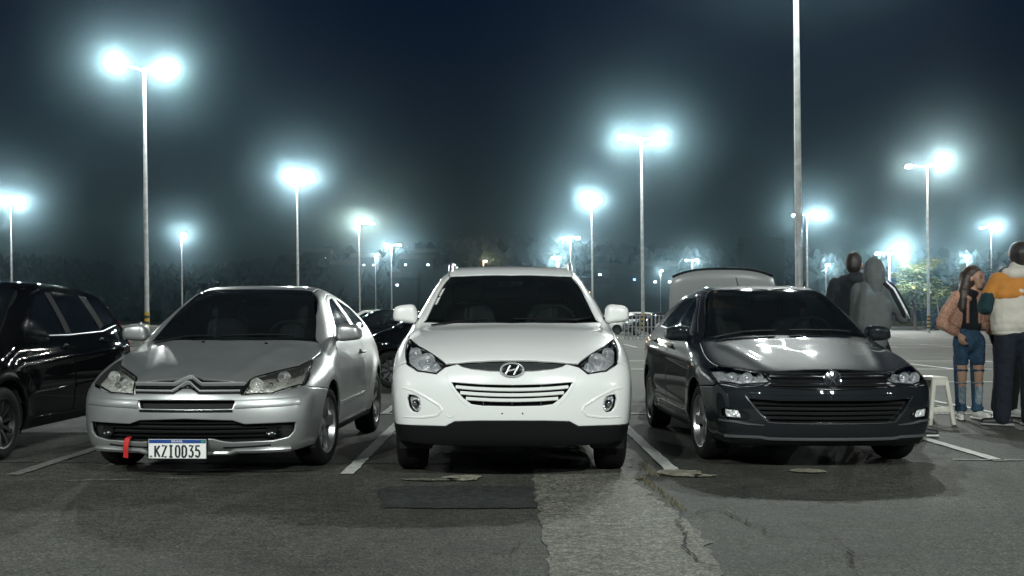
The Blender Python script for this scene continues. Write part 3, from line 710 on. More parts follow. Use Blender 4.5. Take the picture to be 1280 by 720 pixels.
def build_suv():
    c = Car('suv_car', SUV, (.05, 7.66, 0), 0, 'white compact SUV facing the camera between the silver hatchback and the dark grey sedan', 'car', 'parked cars')
    W = MAT['paint_white']
    hl = [(.133,.462,.80),(.10,.53,.762),(.17,.66,.775),(.276,.742,.825),(.41,.765,.89),(.549,.772,.935),(.72,.762,.985),(.48,.68,.94),(.38,.62,.912),(.25,.54,.865)]
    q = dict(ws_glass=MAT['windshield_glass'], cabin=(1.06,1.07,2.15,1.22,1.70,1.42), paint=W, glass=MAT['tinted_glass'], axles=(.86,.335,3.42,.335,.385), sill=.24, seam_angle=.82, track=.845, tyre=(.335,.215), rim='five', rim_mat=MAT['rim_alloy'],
        hood=[('t',.10,0),('t',.105,.22),('t',.122,.378),('t',.137,.462),('t',.25,.54),('t',.38,.62),('t',.48,.68),('t',.72,.767),('t',.95,.778),('t',1.2,.712)],
        cowl=[('t',1.19,.68),('t',1.085,.49),('t',1.02,.28),('t',.985,0)],
        ws=[('t',1.02,0),('t',1.055,.28),('t',1.12,.49),('t',1.235,.67),('t',1.45,.60),('t',1.695,.505),('t',1.66,.40),('t',1.635,.26),('t',1.612,0)],
        roof=[('t',1.62,0),('t',1.643,.26),('t',1.668,.40),('t',1.705,.51),('t',1.85,.522),('t',2.2,.528),('t',2.8,.528),('t',3.3,.51),('t',3.55,.48),('t',3.61,0)],
        head_edge=[(.31,.765,.79),(.276,.747,.833),(.41,.770,.893),(.549,.777,.939)],
        border=[('t',.725,.770),('t',.95,.781),('t',1.205,.715),('t',1.24,.676),('t',1.45,.607),('t',1.70,.513),('t',1.85,.525),('t',2.2,.531),('t',2.8,.531),('t',3.3,.513),('t',3.55,.484)],
        rear_edge=[('t',3.6,.25),('t',3.615,.0),(4.0,0,1.2),(4.27,0,.6),(4.22,0,.30),('s',4.1,.28)],
        doors=[dict(outline=[(1.30,.34),(1.27,.7),(1.29,1.04),(1.43,1.155),(1.8,1.475),(1.93,1.515),(2.19,1.525),(2.2,1.1),(2.2,.34)], windows=[[(1.50,1.12),(2.14,1.13),(2.14,1.495),(1.95,1.49),(1.84,1.455)]], handle=(2.02,.98)),
               dict(outline=[(2.215,.34),(2.215,1.1),(2.205,1.525),(2.9,1.5),(3.12,1.2),(3.12,.9),(2.98,.62),(2.92,.34)], windows=[[(2.25,1.13),(3.02,1.17),(2.84,1.465),(2.25,1.495)]], handle=(2.98,1.01))],
        quarter=[[(3.2,1.2),(3.45,1.24),(3.3,1.42),(3.02,1.44)]],
        rear_glass_w=[(3.70,0.02,1.45),(3.6,.45,1.43),(3.8,.56,1.14),(4.0,.02,1.15)],
        tail=[[(4.05,.70,1.05),(3.85,.80,1.0),(3.85,.83,.82),(4.1,.72,.80)]])
    c.shell(q)
    c.headlight(hl, [(.60,.835,.062,'bowl'),(.69,.885,.045,'bowl'),(.54,.80,.035,'bowl')])
    arch_f = c.arch(.86,.335,.385,.80,.20,6)
    edge = [('f',.82,.393),('f',.611,.395),('f',.46,.395),('f',.395,.430),('f',.22,.437),('f',0,.438)]
    half = [('f',0,.775),('f',.15,.776),('f',.276,.788),('f',.345,.805),('f',.378,.822),(.122,.42,.805),(.126,.462,.792),(.095,.53,.756),(.165,.66,.768),(.276,.749,.815),(.31,.77,.782)] + arch_f + edge
    g = c.full(c.W([('f',0,.683),('f',.22,.687),('f',.418,.70),('f',.385,.645),('f',.335,.59),('f',.28,.550),('f',.2,.54),('f',0,.537)]), 0)
    fog = smooth_poly(c.W([('f',.738,.612),('f',.665,.605),('f',.636,.572),('f',.636,.482),('f',.712,.492)]), 1)
    fogm = fog.copy(); fogm[:, 0] *= -1
    b = c.pan('front_bumper', 'w', c.full(c.W(half), 0), W, holes=[g, fog, fogm], ins=.001)
    lo = [('f',0,.434)] + [(p[0], p[1], p[2] - .004) for p in list(reversed(edge))[1:]] + c.arch(.86,.335,.385,.16,-.22,4) + [('f',.74,.27),('f',.5,.255),('f',0,.25)]
    c.pan('lower_bumper', 'w', c.full(c.W(lo), 0), MAT['black_plastic'], ins=0., off=-.004)
    slit = [('f',0,.846),('f',.22,.840),('f',.375,.824),('f',.34,.803),('f',.276,.79),('f',.15,.780),('f',0,.778)]
    c.pan('upper_grille', 'w', c.full(c.W(slit), 0), MAT['grille_grey'], ins=.001, off=-.012)
    for i, z in enumerate((.652,.614,.577)):
        hw = np.interp(z, [.54,.55,.59,.645,.70], [.2,.275,.33,.38,.41]) + .006
        s_ = c.line('grille_bar', [('f', y, z + .018 * (y / .4) ** 2) for y in np.linspace(-hw, hw, 17)], .024, .022, W, off=-.018, parent=b)
    for y in (-.2, 0, .2): c.line('grille_divider', [('f', y, z) for z in np.linspace(.545, .685, 6)], .006, .01, MAT['satin_chrome'], off=-.03, parent=b)
    c.pan('fog_light', 'w', fog, MAT['lens_clear'], pair=True, ins=.004, off=-.014, lip=.0)
    c.pan('fog_housing', 'w', fog, MAT['housing'], pair=True, ins=.002, off=-.04, lip=.0, h=.015, bend=False)
    p = SUV.front([(.672,.545)])[0] + np.array([.03,0,0])
    for sg in (1, -1): mk('fog_bulb', [(lambda d: d if sg > 0 else flip_data(d))(ellipsoid(p, (.02,.03,.03), 8, 16))][0], MAT['chrome'], c.root)
    # crease that frames the fog lamp
    c.line('bumper_crease', [('f',.775,.655),('f',.70,.640),('f',.60,.595),('f',.50,.535),('f',.485,.505),('f',.52,.468),('f',.62,.452),('f',.76,.45)], .020, .010, W, off=-.001, parent=b, pair=True, taper=([0,.15,.5,.8,1],[.1,1,1,.9,.1]))
    c.line('grille_crease', [('f',.40,.80),('f',.452,.755),('f',.44,.70),('f',.36,.585),('f',.29,.525)], .012, .008, W, off=-.001, parent=b, pair=True, taper=([0,.2,.8,1],[.3,1,1,.2]))
    e = SUV.front([(0,.785)])[0] + np.array([-.018,0,0]); fw = (-1,0,.25)
    em = mk('emblem', disc_oval(e, .078, .047, fw), MAT['gloss_black'], c.root)
    mk('emblem_ring', torus_oval(e, .078, .047, .007, fw), MAT['bright_trim'], em)
    L = [stroke(e + np.array([-.006,0,.0]), fw, p_, .012, .006) for p_ in ([(-.045,-.03),(-.03,.0),(-.012,.032)], [(.012,-.032),(.03,0),(.045,.03)], [(-.028,-.006),(0,.0),(.028,.006)])]
    mk('emblem_letter', join_data(L), MAT['bright_trim'], em)
    for y in (-.072, .068):
        p = SUV.front([(y,.488)])[0]; mk('screw_hole', ellipsoid(p, (.002,.006,.006), 6, 10), MAT['black_plastic'], c.root)
    p = SUV.front([(.425,.482)])[0]; mk('tow_cover', torus_oval(p + np.array([.0005,0,0]), .024, .024, .0022, (-1,.25,0)), W, c.root)
    c.mirror(1.30, .845, 1.175, W, (.085,.095,.072))
    wiper(c, [(1.035,-.02),(1.055,-.28),(1.11,-.50),(1.2,-.62)]); wiper(c, [(1.04,.62),(1.06,.4),(1.05,.2)])
    for sg in (1, -1):
        pts = [('t',1.80,sg*.505),('t',1.95,sg*.51),('t',2.3,sg*.515),('t',2.8,sg*.515),('t',3.2,sg*.50),('t',3.35,sg*.49)]
        Q = resample(P3(SUV, pts), .08, False); n = len(Q); k = np.minimum(np.arange(n), n - 1 - np.arange(n)); Q[:, 2] += np.interp(k, [0, 1, 2, 3], [.0, .03, .045, .05])
        mk('roof_rail', tube(Q, .02, 10), MAT['satin_chrome'], c.root)
    c.line('cowl_panel', [('t',1.002,0),('t',1.037,.28),('t',1.102,.49),('t',1.205,.67)], .045, .01, MAT['black_plastic'], off=-.02, pair=True)
    # white sticker lettering along the edge of the windshield
    def wpt(t): return ('t', 1.36 + .16 * t, .605 - .052 * t)
    for t0, t1 in ((0,.44),(.52,1)):
        n = 9; pts = []
        for i in range(n): t = t0 + (t1 - t0) * i / (n - 1); b_ = wpt(t); pts.append(('t', b_[1], b_[2] + (.010 if i % 2 else -.010)))
        c.line('sticker', pts, .009, .002, MAT['sticker_white'], off=.0, step=.01)
    return c
principled('sticker_white', (.7,.7,.68), .6)
suv = build_suv()
# ---------------------------------------------------------------- silver three-door hatchback
def text_mesh(txt, size, depth=.0015):
    cu = bpy.data.curves.new('glyphs', 'FONT'); cu.body = txt; cu.size = size; cu.extrude = depth; cu.align_x = 'CENTER'; cu.align_y = 'CENTER'
    o = bpy.data.objects.new('glyphs', cu); COL.objects.link(o); dg = bpy.context.evaluated_depsgraph_get(); dg.update()
    me = bpy.data.meshes.new_from_object(o.evaluated_get(dg)); bpy.data.objects.remove(o); bpy.data.curves.remove(cu); return me
def build_hatch():
    c = Car('hatchback_car', HATCH, (-2.25, 7.87, 0), -.033, 'silver three-door hatchback with a front licence plate and a red tow strap', 'car', 'parked cars')
    S = MAT['paint_silver']
    hl = [(.085,.393,.600),(.20,.415,.695),(.25,.44,.722),(.41,.558,.756),(.586,.680,.784),(.78,.738,.825),(.66,.762,.785),(.558,.768,.75),(.323,.766,.660),(.153,.582,.608)]
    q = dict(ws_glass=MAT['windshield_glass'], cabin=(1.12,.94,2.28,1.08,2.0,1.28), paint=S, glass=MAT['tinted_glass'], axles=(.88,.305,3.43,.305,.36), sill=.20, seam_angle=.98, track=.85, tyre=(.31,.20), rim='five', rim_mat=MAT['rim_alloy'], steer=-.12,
        hood=[('t',.195,0),('t',.165,.045),('t',.136,.090),('t',.132,.33),('t',.145,.40),('t',.205,.412),('t',.25,.435),('t',.41,.553),('t',.586,.675),('t',.79,.745),('t',1.0,.765),('t',1.22,.725)],
        cowl=[('t',1.23,.68),('t',1.14,.45),('t',1.07,.25),('t',1.04,0)],
        ws=[('t',1.075,0),('t',1.105,.25),('t',1.175,.45),('t',1.275,.665),('t',1.6,.60),('t',2.03,.49),('t',2.02,.40),('t',1.99,.2),('t',1.98,0)],
        roof=[('t',1.985,0),('t',1.995,.2),('t',2.025,.40),('t',2.037,.495),('t',2.3,.485),('t',2.7,.475),('t',3.2,.47),('t',3.55,.47),('t',3.62,.25),('t',3.63,0)],
        head_edge=[(.34,.80,.640),(.335,.790,.662),(.56,.775,.753),(.66,.767,.788)],
        border=[('t',.79,.749),('t',1.0,.769),('t',1.225,.729),('t',1.28,.672),('t',1.6,.606),('t',2.037,.50),('t',2.3,.489),('t',2.7,.479),('t',3.2,.474),('t',3.55,.474)],
        rear_edge=[('t',3.625,.25),('t',3.635,0),(3.95,0,1.0),(4.16,0,.6),(4.12,0,.27),('s',4.0,.25)],
        doors=[dict(outline=[(1.36,.30),(1.33,.55),(1.36,.88),(1.50,.985),(1.9,1.22),(2.1,1.315),(2.35,1.355),(2.52,1.355),(2.62,1.05),(2.64,.8),(2.60,.45),(2.5,.28)], windows=[[(1.58,.985),(2.52,1.0),(2.50,1.15),(2.43,1.325),(2.25,1.31),(2.08,1.255)]], handle=(2.46,.83))],
        quarter=[[(2.70,1.02),(3.30,1.055),(3.38,1.10),(3.05,1.24),(2.62,1.315),(2.58,1.30)]],
        rear_glass_w=[(3.72,0.02,1.15),(3.66,.45,1.14),(3.82,.55,.99),(3.95,.02,.99)],
        tail=[[(3.98,.66,.93),(3.75,.76,.92),(3.9,.78,.70),(4.08,.68,.68)]])
    c.shell(q)
    c.headlight(hl, [(.47,.66,.05,'bowl'),(.63,.705,.048,'bowl'),(.56,.66,.02,'bowl')], MAT['lens_yellowed'])
    arch_f = c.arch(.88,.305,.36,.97,-.29,10)
    half = [('f',0,.658),('f',.045,.634),('f',.092,.607),('f',.36,.607),('f',.378,.603),('f',.385,.597),(.153,.582,.600),(.323,.776,.650),(.345,.805,.634)] + arch_f + [('f',.70,.185),('f',.5,.17),('f',0,.17)]
    up = [('f',0,.562),('f',.345,.560),('f',.325,.502),('f',0,.500)]
    low = [('f',0,.432),('f',.33,.420),('f',.41,.392),('f',.745,.396),('f',.735,.33),('f',.70,.29),('f',.60,.268),('f',.33,.262),('f',.27,.268),('f',.19,.290),('f',0,.292)]
    b = c.pan('front_bumper', 'w', c.full(c.W(half), 0), S, holes=[c.full(c.W(up), 0), c.full(c.W(low), 0)], ins=.001)
    # chevron bars: two silver bars that peak in the middle
    for nm, z0, hw, rise, mt in (('chevron_bar', .668, .39, .046, 'bright_trim'), ('chevron_bar', .621, .37, .056, 'bright_trim')):
        pts = [('f', y, z0 + max(0, rise * (1 - max(abs(y) - .012, 0) / .085))) for y in (-hw,-.3,-.2,-.1,-.075,-.05,-.025,-.012,0,.012,.025,.05,.075,.1,.2,.3,hw)]
        c.line(nm, pts, .011, .03, MAT[mt], off=.006, step=.012)
    c.pan('upper_grille', 'w', c.full(c.W([('f',0,.742),('f',.09,.690),('f',.385,.684),('f',.375,.600),('f',0,.600)]), 0), MAT['black_plastic'], ins=0, off=-.022)
    c.line('grille_bar', [('f', y, .645) for y in np.linspace(-.36,.36,15)], .012, .02, MAT['black_plastic'], off=-.006)
    c.line('bumper_bar', [('f', y, .486) for y in np.linspace(-.33,.33,13)], .018, .018, MAT['black_plastic'], off=.0)
    c.line('bumper_strip', [('f',.345,.532),('f',.5,.535),('f',.66,.54),('f',.76,.548)], .060, .012, S, off=.006, pair=True, parent=b)
    for z in (.40,.365,.33,.30): c.line('intake_bar', [('f', y, z) for y in np.linspace(-.66,.66,23)], .010, .02, MAT['black_plastic'], off=-.035)
    for sg in (1, -1):
        p = HATCH.front([(.59,.335)])[0]; d = lathe_y([(.042,0),(.04,.012),(.03,.004),(.0005,-.004)], 24)
        V = [(p[0] + .012 - y, p[1] + x, p[2] + z) for x, y, z in d[0]]; dd = (V, d[1], None)
        mk('fog_light', dd if sg > 0 else flip_data(dd), MAT['gloss_black'], c.root)
    c.line('splitter', [('f', y, .185 + .02 * (abs(y) > .3)) for y in np.linspace(-.70,.70,25)], .035, .03, S, off=.004, parent=b)
    c.line('lip_groove', [('f',.26,.225),('f',.4,.228),('f',.58,.238)], .012, .006, MAT['black_plastic'], off=.0, pair=True, parent=b)
    # licence plate: white field, blue band, raised characters
    px = HATCH.front([(0,.24)])[0][0]; y0 = .051
    pl = empty('license_plate', (0, 0, 0)); pl.parent = c.root; pl.location = (px - .022, y0, .222); pl.rotation_euler = (0, 0, -math.pi / 2)
    mk('plate_field', boxd((-.205,-.004,-.068), (.205,.004,.068)), MAT['plate_white'], pl, False, .002)
    mk('plate_band', boxd((-.201,-.0065,.040), (.201,-.0035,.0645)), MAT['plate_blue'], pl, False)
    arc = lambda cx, cz, rx, rz, a0, a1, n=9: [(cx + rx * math.cos(math.radians(a0 + (a1 - a0) * i / (n - 1))), cz + rz * math.sin(math.radians(a0 + (a1 - a0) * i / (n - 1)))) for i in range(n)]
    G = {'K': [[(0,0),(0,1)], [(.9,1),(.05,.42)], [(.28,.58),(.95,0)]], 'Z': [[(.05,1),(.95,1),(.05,0),(.95,0)]], 'I': [[(.5,0),(.5,1)], [(.18,1),(.82,1)], [(.18,0),(.82,0)]],
         '0': [[(.1,.2),(.1,.8),(.3,1),(.7,1),(.9,.8),(.9,.2),(.7,0),(.3,0),(.1,.2)]], 'D': [[(.1,0),(.1,1)], [(.1,1),(.6,1),(.9,.78),(.9,.22),(.6,0),(.1,0)]],
         '3': [[(.1,1),(.88,1),(.45,.60)] + arc(.45,.30,.45,.30,90,-150)], '5': [[(.88,1),(.18,1),(.12,.56)] + arc(.45,.32,.45,.32,115,-150)]}
    for i, ch in enumerate('KZI0D35'):
        L = []
        for st in G[ch]:
            Pp = np.array([(-.157 + i * .0475 + u * .034, -.0065, -.056 + v * .078) for u, v in st]); L.append(strip(Pp, np.repeat(np.array([[0,-1.,0]]), len(Pp), 0), .0125, .004))
        mk('lettering', join_data(L), MAT['plate_ink'], pl, False)
    for txt, size, x, z, mt, sx in (('BRASIL', .021, 0, .0525, 'plate_white', 1.3), ('BR', .020, -.187, -.055, 'plate_ink', .9)):
        me = text_mesh(txt, size); me.materials.clear(); me.materials.append(MAT[mt]); o = put('lettering', me, pl)
        o.rotation_euler = (math.pi / 2, 0, 0); o.location = (x, -.0055 if mt == 'plate_ink' else -.0075, z); o.scale = (sx, 1, 1)
    mk('plate_flag', boxd((.168,-.0075,.045), (.193,-.006,.060)), MAT['plate_green'], pl, False)
    mk('plate_frame', join_data([boxd((-.212,-.006,.068),(.212,.006,.075)), boxd((-.212,-.006,-.075),(.212,.006,-.068)), boxd((-.212,-.006,-.068),(-.205,.006,.068)), boxd((.205,-.006,-.068),(.212,.006,.068))]), MAT['black_plastic'], pl, False)
    # red tow strap hanging from the intake
    p = HATCH.front([(.425,.275)])[0]
    sp = [p + np.array([.03,.0,.02]), p + np.array([-.012,.0,.012]), p + np.array([-.022,.006,-.02]), p + np.array([-.018,.012,-.06]), p + np.array([-.006,.014,-.10]), p + np.array([.0,.018,-.125])]
    mk('tow_strap', strip(np.array(sp), np.array([(-.3,0,1),(-.7,0,.7),(-1,0,.1),(-1,.1,0),(-1,.1,0),(-1,0,0)]), .036, .005), MAT['strap_red'], c.root)
    c.mirror(1.52, .90, 1.02, S, (.085,.105,.07))
    wiper(c, [(1.10,.05),(1.13,-.2),(1.21,-.5)]); wiper(c, [(1.12,.60),(1.14,.35),(1.1,.12)])
    c.line('cowl_panel', [('t',1.06,0),('t',1.09,.25),('t',1.16,.45),('t',1.25,.67)], .04, .01, MAT['black_plastic'], off=-.02, pair=True)
    c.line('side_molding', [('s',1.42,.44),('s',2.0,.44),('s',2.55,.45)], .035, .012, S, off=.004, pair=True)
    c.line('sill', [('s',1.30,.235),('s',2.2,.235),('s',3.02,.235)], .07, .03, MAT['black_plastic'], off=-.004, pair=True)
    for y in (.17,-.33): mk('washer_jet', ellipsoid(HATCH.from_top(np.array([[1.0,y]]))[0] + np.array([0,0,.006]), (.012,.014,.008), 6, 10), MAT['black_plastic'], c.root)
    return c
principled('plate_white', (.72,.72,.70), .5); principled('plate_blue', (.01,.05,.22), .4); principled('plate_ink', (.01,.01,.012), .5); principled('plate_green', (.02,.25,.06), .5)
principled('strap_red', (.45,.012,.010), .7)
hatch = build_hatch()
# ---------------------------------------------------------------- dark grey sedan
def build_sedan():
    c = Car('sedan_car', SEDAN, (2.43, 8.25, 0), .024, 'dark grey four-door sedan with chrome-edged lower grille, bright reflections on its hood', 'car', 'parked cars')
    G = MAT['paint_grey']
    hl = [(.125,.43,.668),(.115,.497,.645),(.184,.68,.630),(.303,.805,.648),(.43,.825,.695),(.575,.826,.748),(.50,.745,.772),(.40,.65,.765),(.295,.565,.752),(.19,.462,.728)]
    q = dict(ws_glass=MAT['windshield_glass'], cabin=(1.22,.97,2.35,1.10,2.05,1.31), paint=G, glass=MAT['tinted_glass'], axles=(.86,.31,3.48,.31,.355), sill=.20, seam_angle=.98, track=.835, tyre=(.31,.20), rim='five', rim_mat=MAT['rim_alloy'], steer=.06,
        hood=[('t',.165,0),('t',.17,.25),('t',.185,.44),('t',.295,.558),('t',.40,.645),('t',.50,.74),('t',.62,.775),('t',.9,.778),('t',1.25,.745)],
        cowl=[('t',1.31,.70),('t',1.22,.45),('t',1.17,.25),('t',1.15,0)],
        ws=[('t',1.185,0),('t',1.205,.25),('t',1.255,.45),('t',1.36,.685),('t',1.65,.61),('t',2.06,.49),('t',2.04,.40),('t',2.01,.2),('t',2.0,0)],
        roof=[('t',2.005,0),('t',2.015,.2),('t',2.045,.40),('t',2.066,.495),('t',2.35,.492),('t',2.8,.485),('t',3.1,.475),('t',3.2,.44),('t',3.24,.2),('t',3.25,0)],
        head_edge=[(.335,.812,.625),(.31,.812,.648),(.43,.832,.695),(.575,.833,.75),(.50,.75,.776)],
        border=[('t',.62,.779),('t',.9,.782),('t',1.255,.749),('t',1.365,.692),('t',1.65,.616),('t',2.068,.50),('t',2.35,.496),('t',2.8,.489),('t',3.1,.479),('t',3.5,.535),('t',3.86,.60),('t',4.25,.62)],
        rear_edge=[('t',4.33,.55),('t',4.36,0),(4.43,0,.6),(4.38,0,.27),('s',4.2,.25)],
        rear_glass_t=[('t',3.26,0),('t',3.25,.2),('t',3.21,.44),('t',3.5,.525),('t',3.80,.585),('t',3.86,.4),('t',3.87,0)],
        boot=[('t',3.88,0),('t',3.87,.4),('t',3.85,.59),('t',4.25,.61),('t',4.32,.54),('t',4.35,0)],
        doors=[dict(outline=[(1.30,.30),(1.27,.55),(1.30,.9),(1.47,1.02),(1.9,1.255),(2.12,1.345),(2.28,1.362),(2.30,1.05),(2.33,.7),(2.31,.30)], windows=[[(1.62,1.015),(2.25,1.03),(2.24,1.33),(2.13,1.315),(1.95,1.245)]], handle=(2.16,.875)),
               dict(outline=[(2.325,.30),(2.345,.7),(2.315,1.05),(2.295,1.363),(2.7,1.355),(2.95,1.31),(3.35,1.09),(3.32,.9),(3.14,.6),(3.08,.30)], windows=[[(2.34,1.03),(3.22,1.065),(2.93,1.275),(2.69,1.325),(2.33,1.335)]], handle=(3.12,.91))],
        pillar_trim=[[(2.262,1.03),(2.335,1.035),(2.325,1.34),(2.255,1.337)]],
        tail=[[(4.34,.60,.95),(4.12,.76,.93),(4.15,.78,.78),(4.38,.62,.76)]])
    c.shell(q)
    c.headlight(hl, [(.60,.69,.042,'bowl'),(.70,.69,.040,'bowl'),(.51,.695,.026,'bowl')])
    c.line('running_light', [(.13,.46,.655),(.19,.66,.645),(.30,.79,.665)], .012, .01, MAT['satin_chrome'], off=-.012, pair=True)
    arch_f = c.arch(.86,.31,.355,.96,-.28,10)
    half = [('f',0,.606),('f',.25,.612),('f',.46,.628),(.115,.497,.638),(.184,.685,.622),(.303,.812,.640),(.335,.82,.618)] + arch_f + [('f',.68,.19),('f',.5,.18),('f',0,.18)]
    low = [('f',0,.530),('f',.40,.528),('f',.615,.540),('f',.545,.455),('f',.465,.376),('f',0,.370)]
    fog = smooth_poly(c.W([('f',.80,.475),('f',.63,.445),('f',.60,.40),('f',.63,.378),('f',.79,.385)]), 1); fogm = fog.copy(); fogm[:, 0] *= -1
    b = c.pan('front_bumper', 'w', c.full(c.W(half), 0), G, holes=[c.full(c.W(low), 0), fog, fogm], ins=.001)
    c.pan('upper_grille', 'w', c.full(c.W([('f',0,.745),('f',.25,.742),('f',.45,.725),('f',.43,.66),('f',.47,.632),('f',.25,.618),('f',0,.612)]), 0), MAT['gloss_black'], ins=0, off=-.014)
    for z, mt, wd in ((.728,'satin_chrome',.009),(.698,'black_plastic',.012),(.668,'satin_chrome',.005),(.640,'black_plastic',.012)):
        hw = .44; c.line('grille_bar', [('f', y, z) for y in np.linspace(-hw,hw,19)], wd, .016, MAT[mt], off=-.004)
    for z in (.50,.465,.43,.395):
        hw = np.interp(z, [.37,.455,.53], [.44,.53,.60]); c.line('intake_bar', [('f', y, z) for y in np.linspace(-hw,hw,21)], .013, .02, MAT['gloss_black'], off=-.03)
    c.line('chrome_trim', [('f',.625,.555),('f',.55,.452),('f',.505,.400),('f',.470,.368),('f',.40,.364),('f',.2,.362),('f',0,.362),('f',-.2,.362),('f',-.40,.364),('f',-.470,.368),('f',-.505,.400),('f',-.55,.452),('f',-.625,.555)], .008, .010, MAT['satin_chrome'], off=.004, step=.02)
    c.pan('fog_recess', 'w', fog, MAT['gloss_black'], pair=True, ins=0, off=-.03, lip=0, bend=False)
    fl = c.W([('f',.775,.455),('f',.685,.448),('f',.665,.395),('f',.765,.398)])
    c.pan('fog_light', 'w', fl, MAT['housing'], pair=True, ins=0, off=-.014, lip=.01, h=.015)
    c.line('bumper_blade', [('f',.80,.372),('f',.70,.365),('f',.62,.352),('f',.50,.345)], .020, .02, MAT['satin_grey'], off=.0, pair=True, parent=b, taper=([0,.5,1],[.6,1,.3]))
    c.line('splitter', [('f', y, .255 - .01 * (abs(y) < .5)) for y in np.linspace(-.76,.76,27)], .020, .02, MAT['satin_grey'], off=.004, parent=b)
    c.pan('lower_valance', 'w', c.full(c.W([('f',0,.238),('f',.5,.238),('f',.74,.245),('f',.70,.20),('f',.5,.19),('f',0,.19)]), 0), MAT['black_plastic'], off=.004, ins=0)
    c.line('bumper_ridge', [('f', y, .582) for y in np.linspace(-.62,.62,25)], .03, .008, G, off=.0, parent=b)
    # round emblem with a V over a W
    e = SEDAN.front([(0,.690)])[0] + np.array([-.012,0,0]); fw = (-1,0,.2)
    em = mk('emblem', disc_oval(e, .064, .064, fw, .004), MAT['gloss_black'], c.root); mk('emblem_ring', torus_oval(e, .064, .064, .0065, fw), MAT['chrome'], em)
    o = e + np.array([-.007,0,0])
    mk('emblem_letter', stroke(o, fw, [(-.026,.055),(-.012,.024),(0,.004),(.012,.024),(.026,.055)], .011, .006), MAT['chrome'], em)
    mk('emblem_letter', stroke(o, fw, [(-.058,.022),(-.040,-.020),(-.026,-.048),(-.012,-.020),(0,-.004),(.012,-.020),(.026,-.048),(.040,-.020),(.058,.022)], .011, .006), MAT['chrome'], em)
    c.mirror(1.58, .885, 1.005, MAT['paint_grey'], (.085,.105,.066))
    wiper(c, [(1.215,.0),(1.235,-.25),(1.31,-.55)]); wiper(c, [(1.23,.62),(1.24,.4),(1.21,.12)])
    mk('sun_visor', obox((2.02,.30,1.305), (.012,0,.02), (0,.17,0), (.03,0,-.055)), MAT['visor_tan'], c.root, True, .006)
    c.line('cowl_panel', [('t',1.17,0),('t',1.19,.25),('t',1.24,.45),('t',1.34,.68)], .04, .01, MAT['black_plastic'], off=-.02, pair=True)
    c.line('sill', [('s',1.28,.235),('s',2.2,.235),('s',3.05,.235)], .07, .03, MAT['black_plastic'], off=-.004, pair=True)
    c.line('window_trim', [('s',1.60,1.005),('s',2.3,1.018),('s',3.25,1.055)], .012, .008, MAT['satin_chrome'], off=.004, pair=True)
    mk('antenna', tube([(3.0,0,1.40),(3.06,0,1.46),(3.16,0,1.55)], [.010,.006,.004], 8), MAT['black_plastic'], c.root)
    mk('side_repeater', ellipsoid(P3(SEDAN, [('s',1.20,.735)])[0], (.03,.004,.012), 6, 12), MAT['amber'], c.root)
    return c
principled('satin_grey', (.16,.165,.17), .3, .6, .4)
sedan = build_sedan()
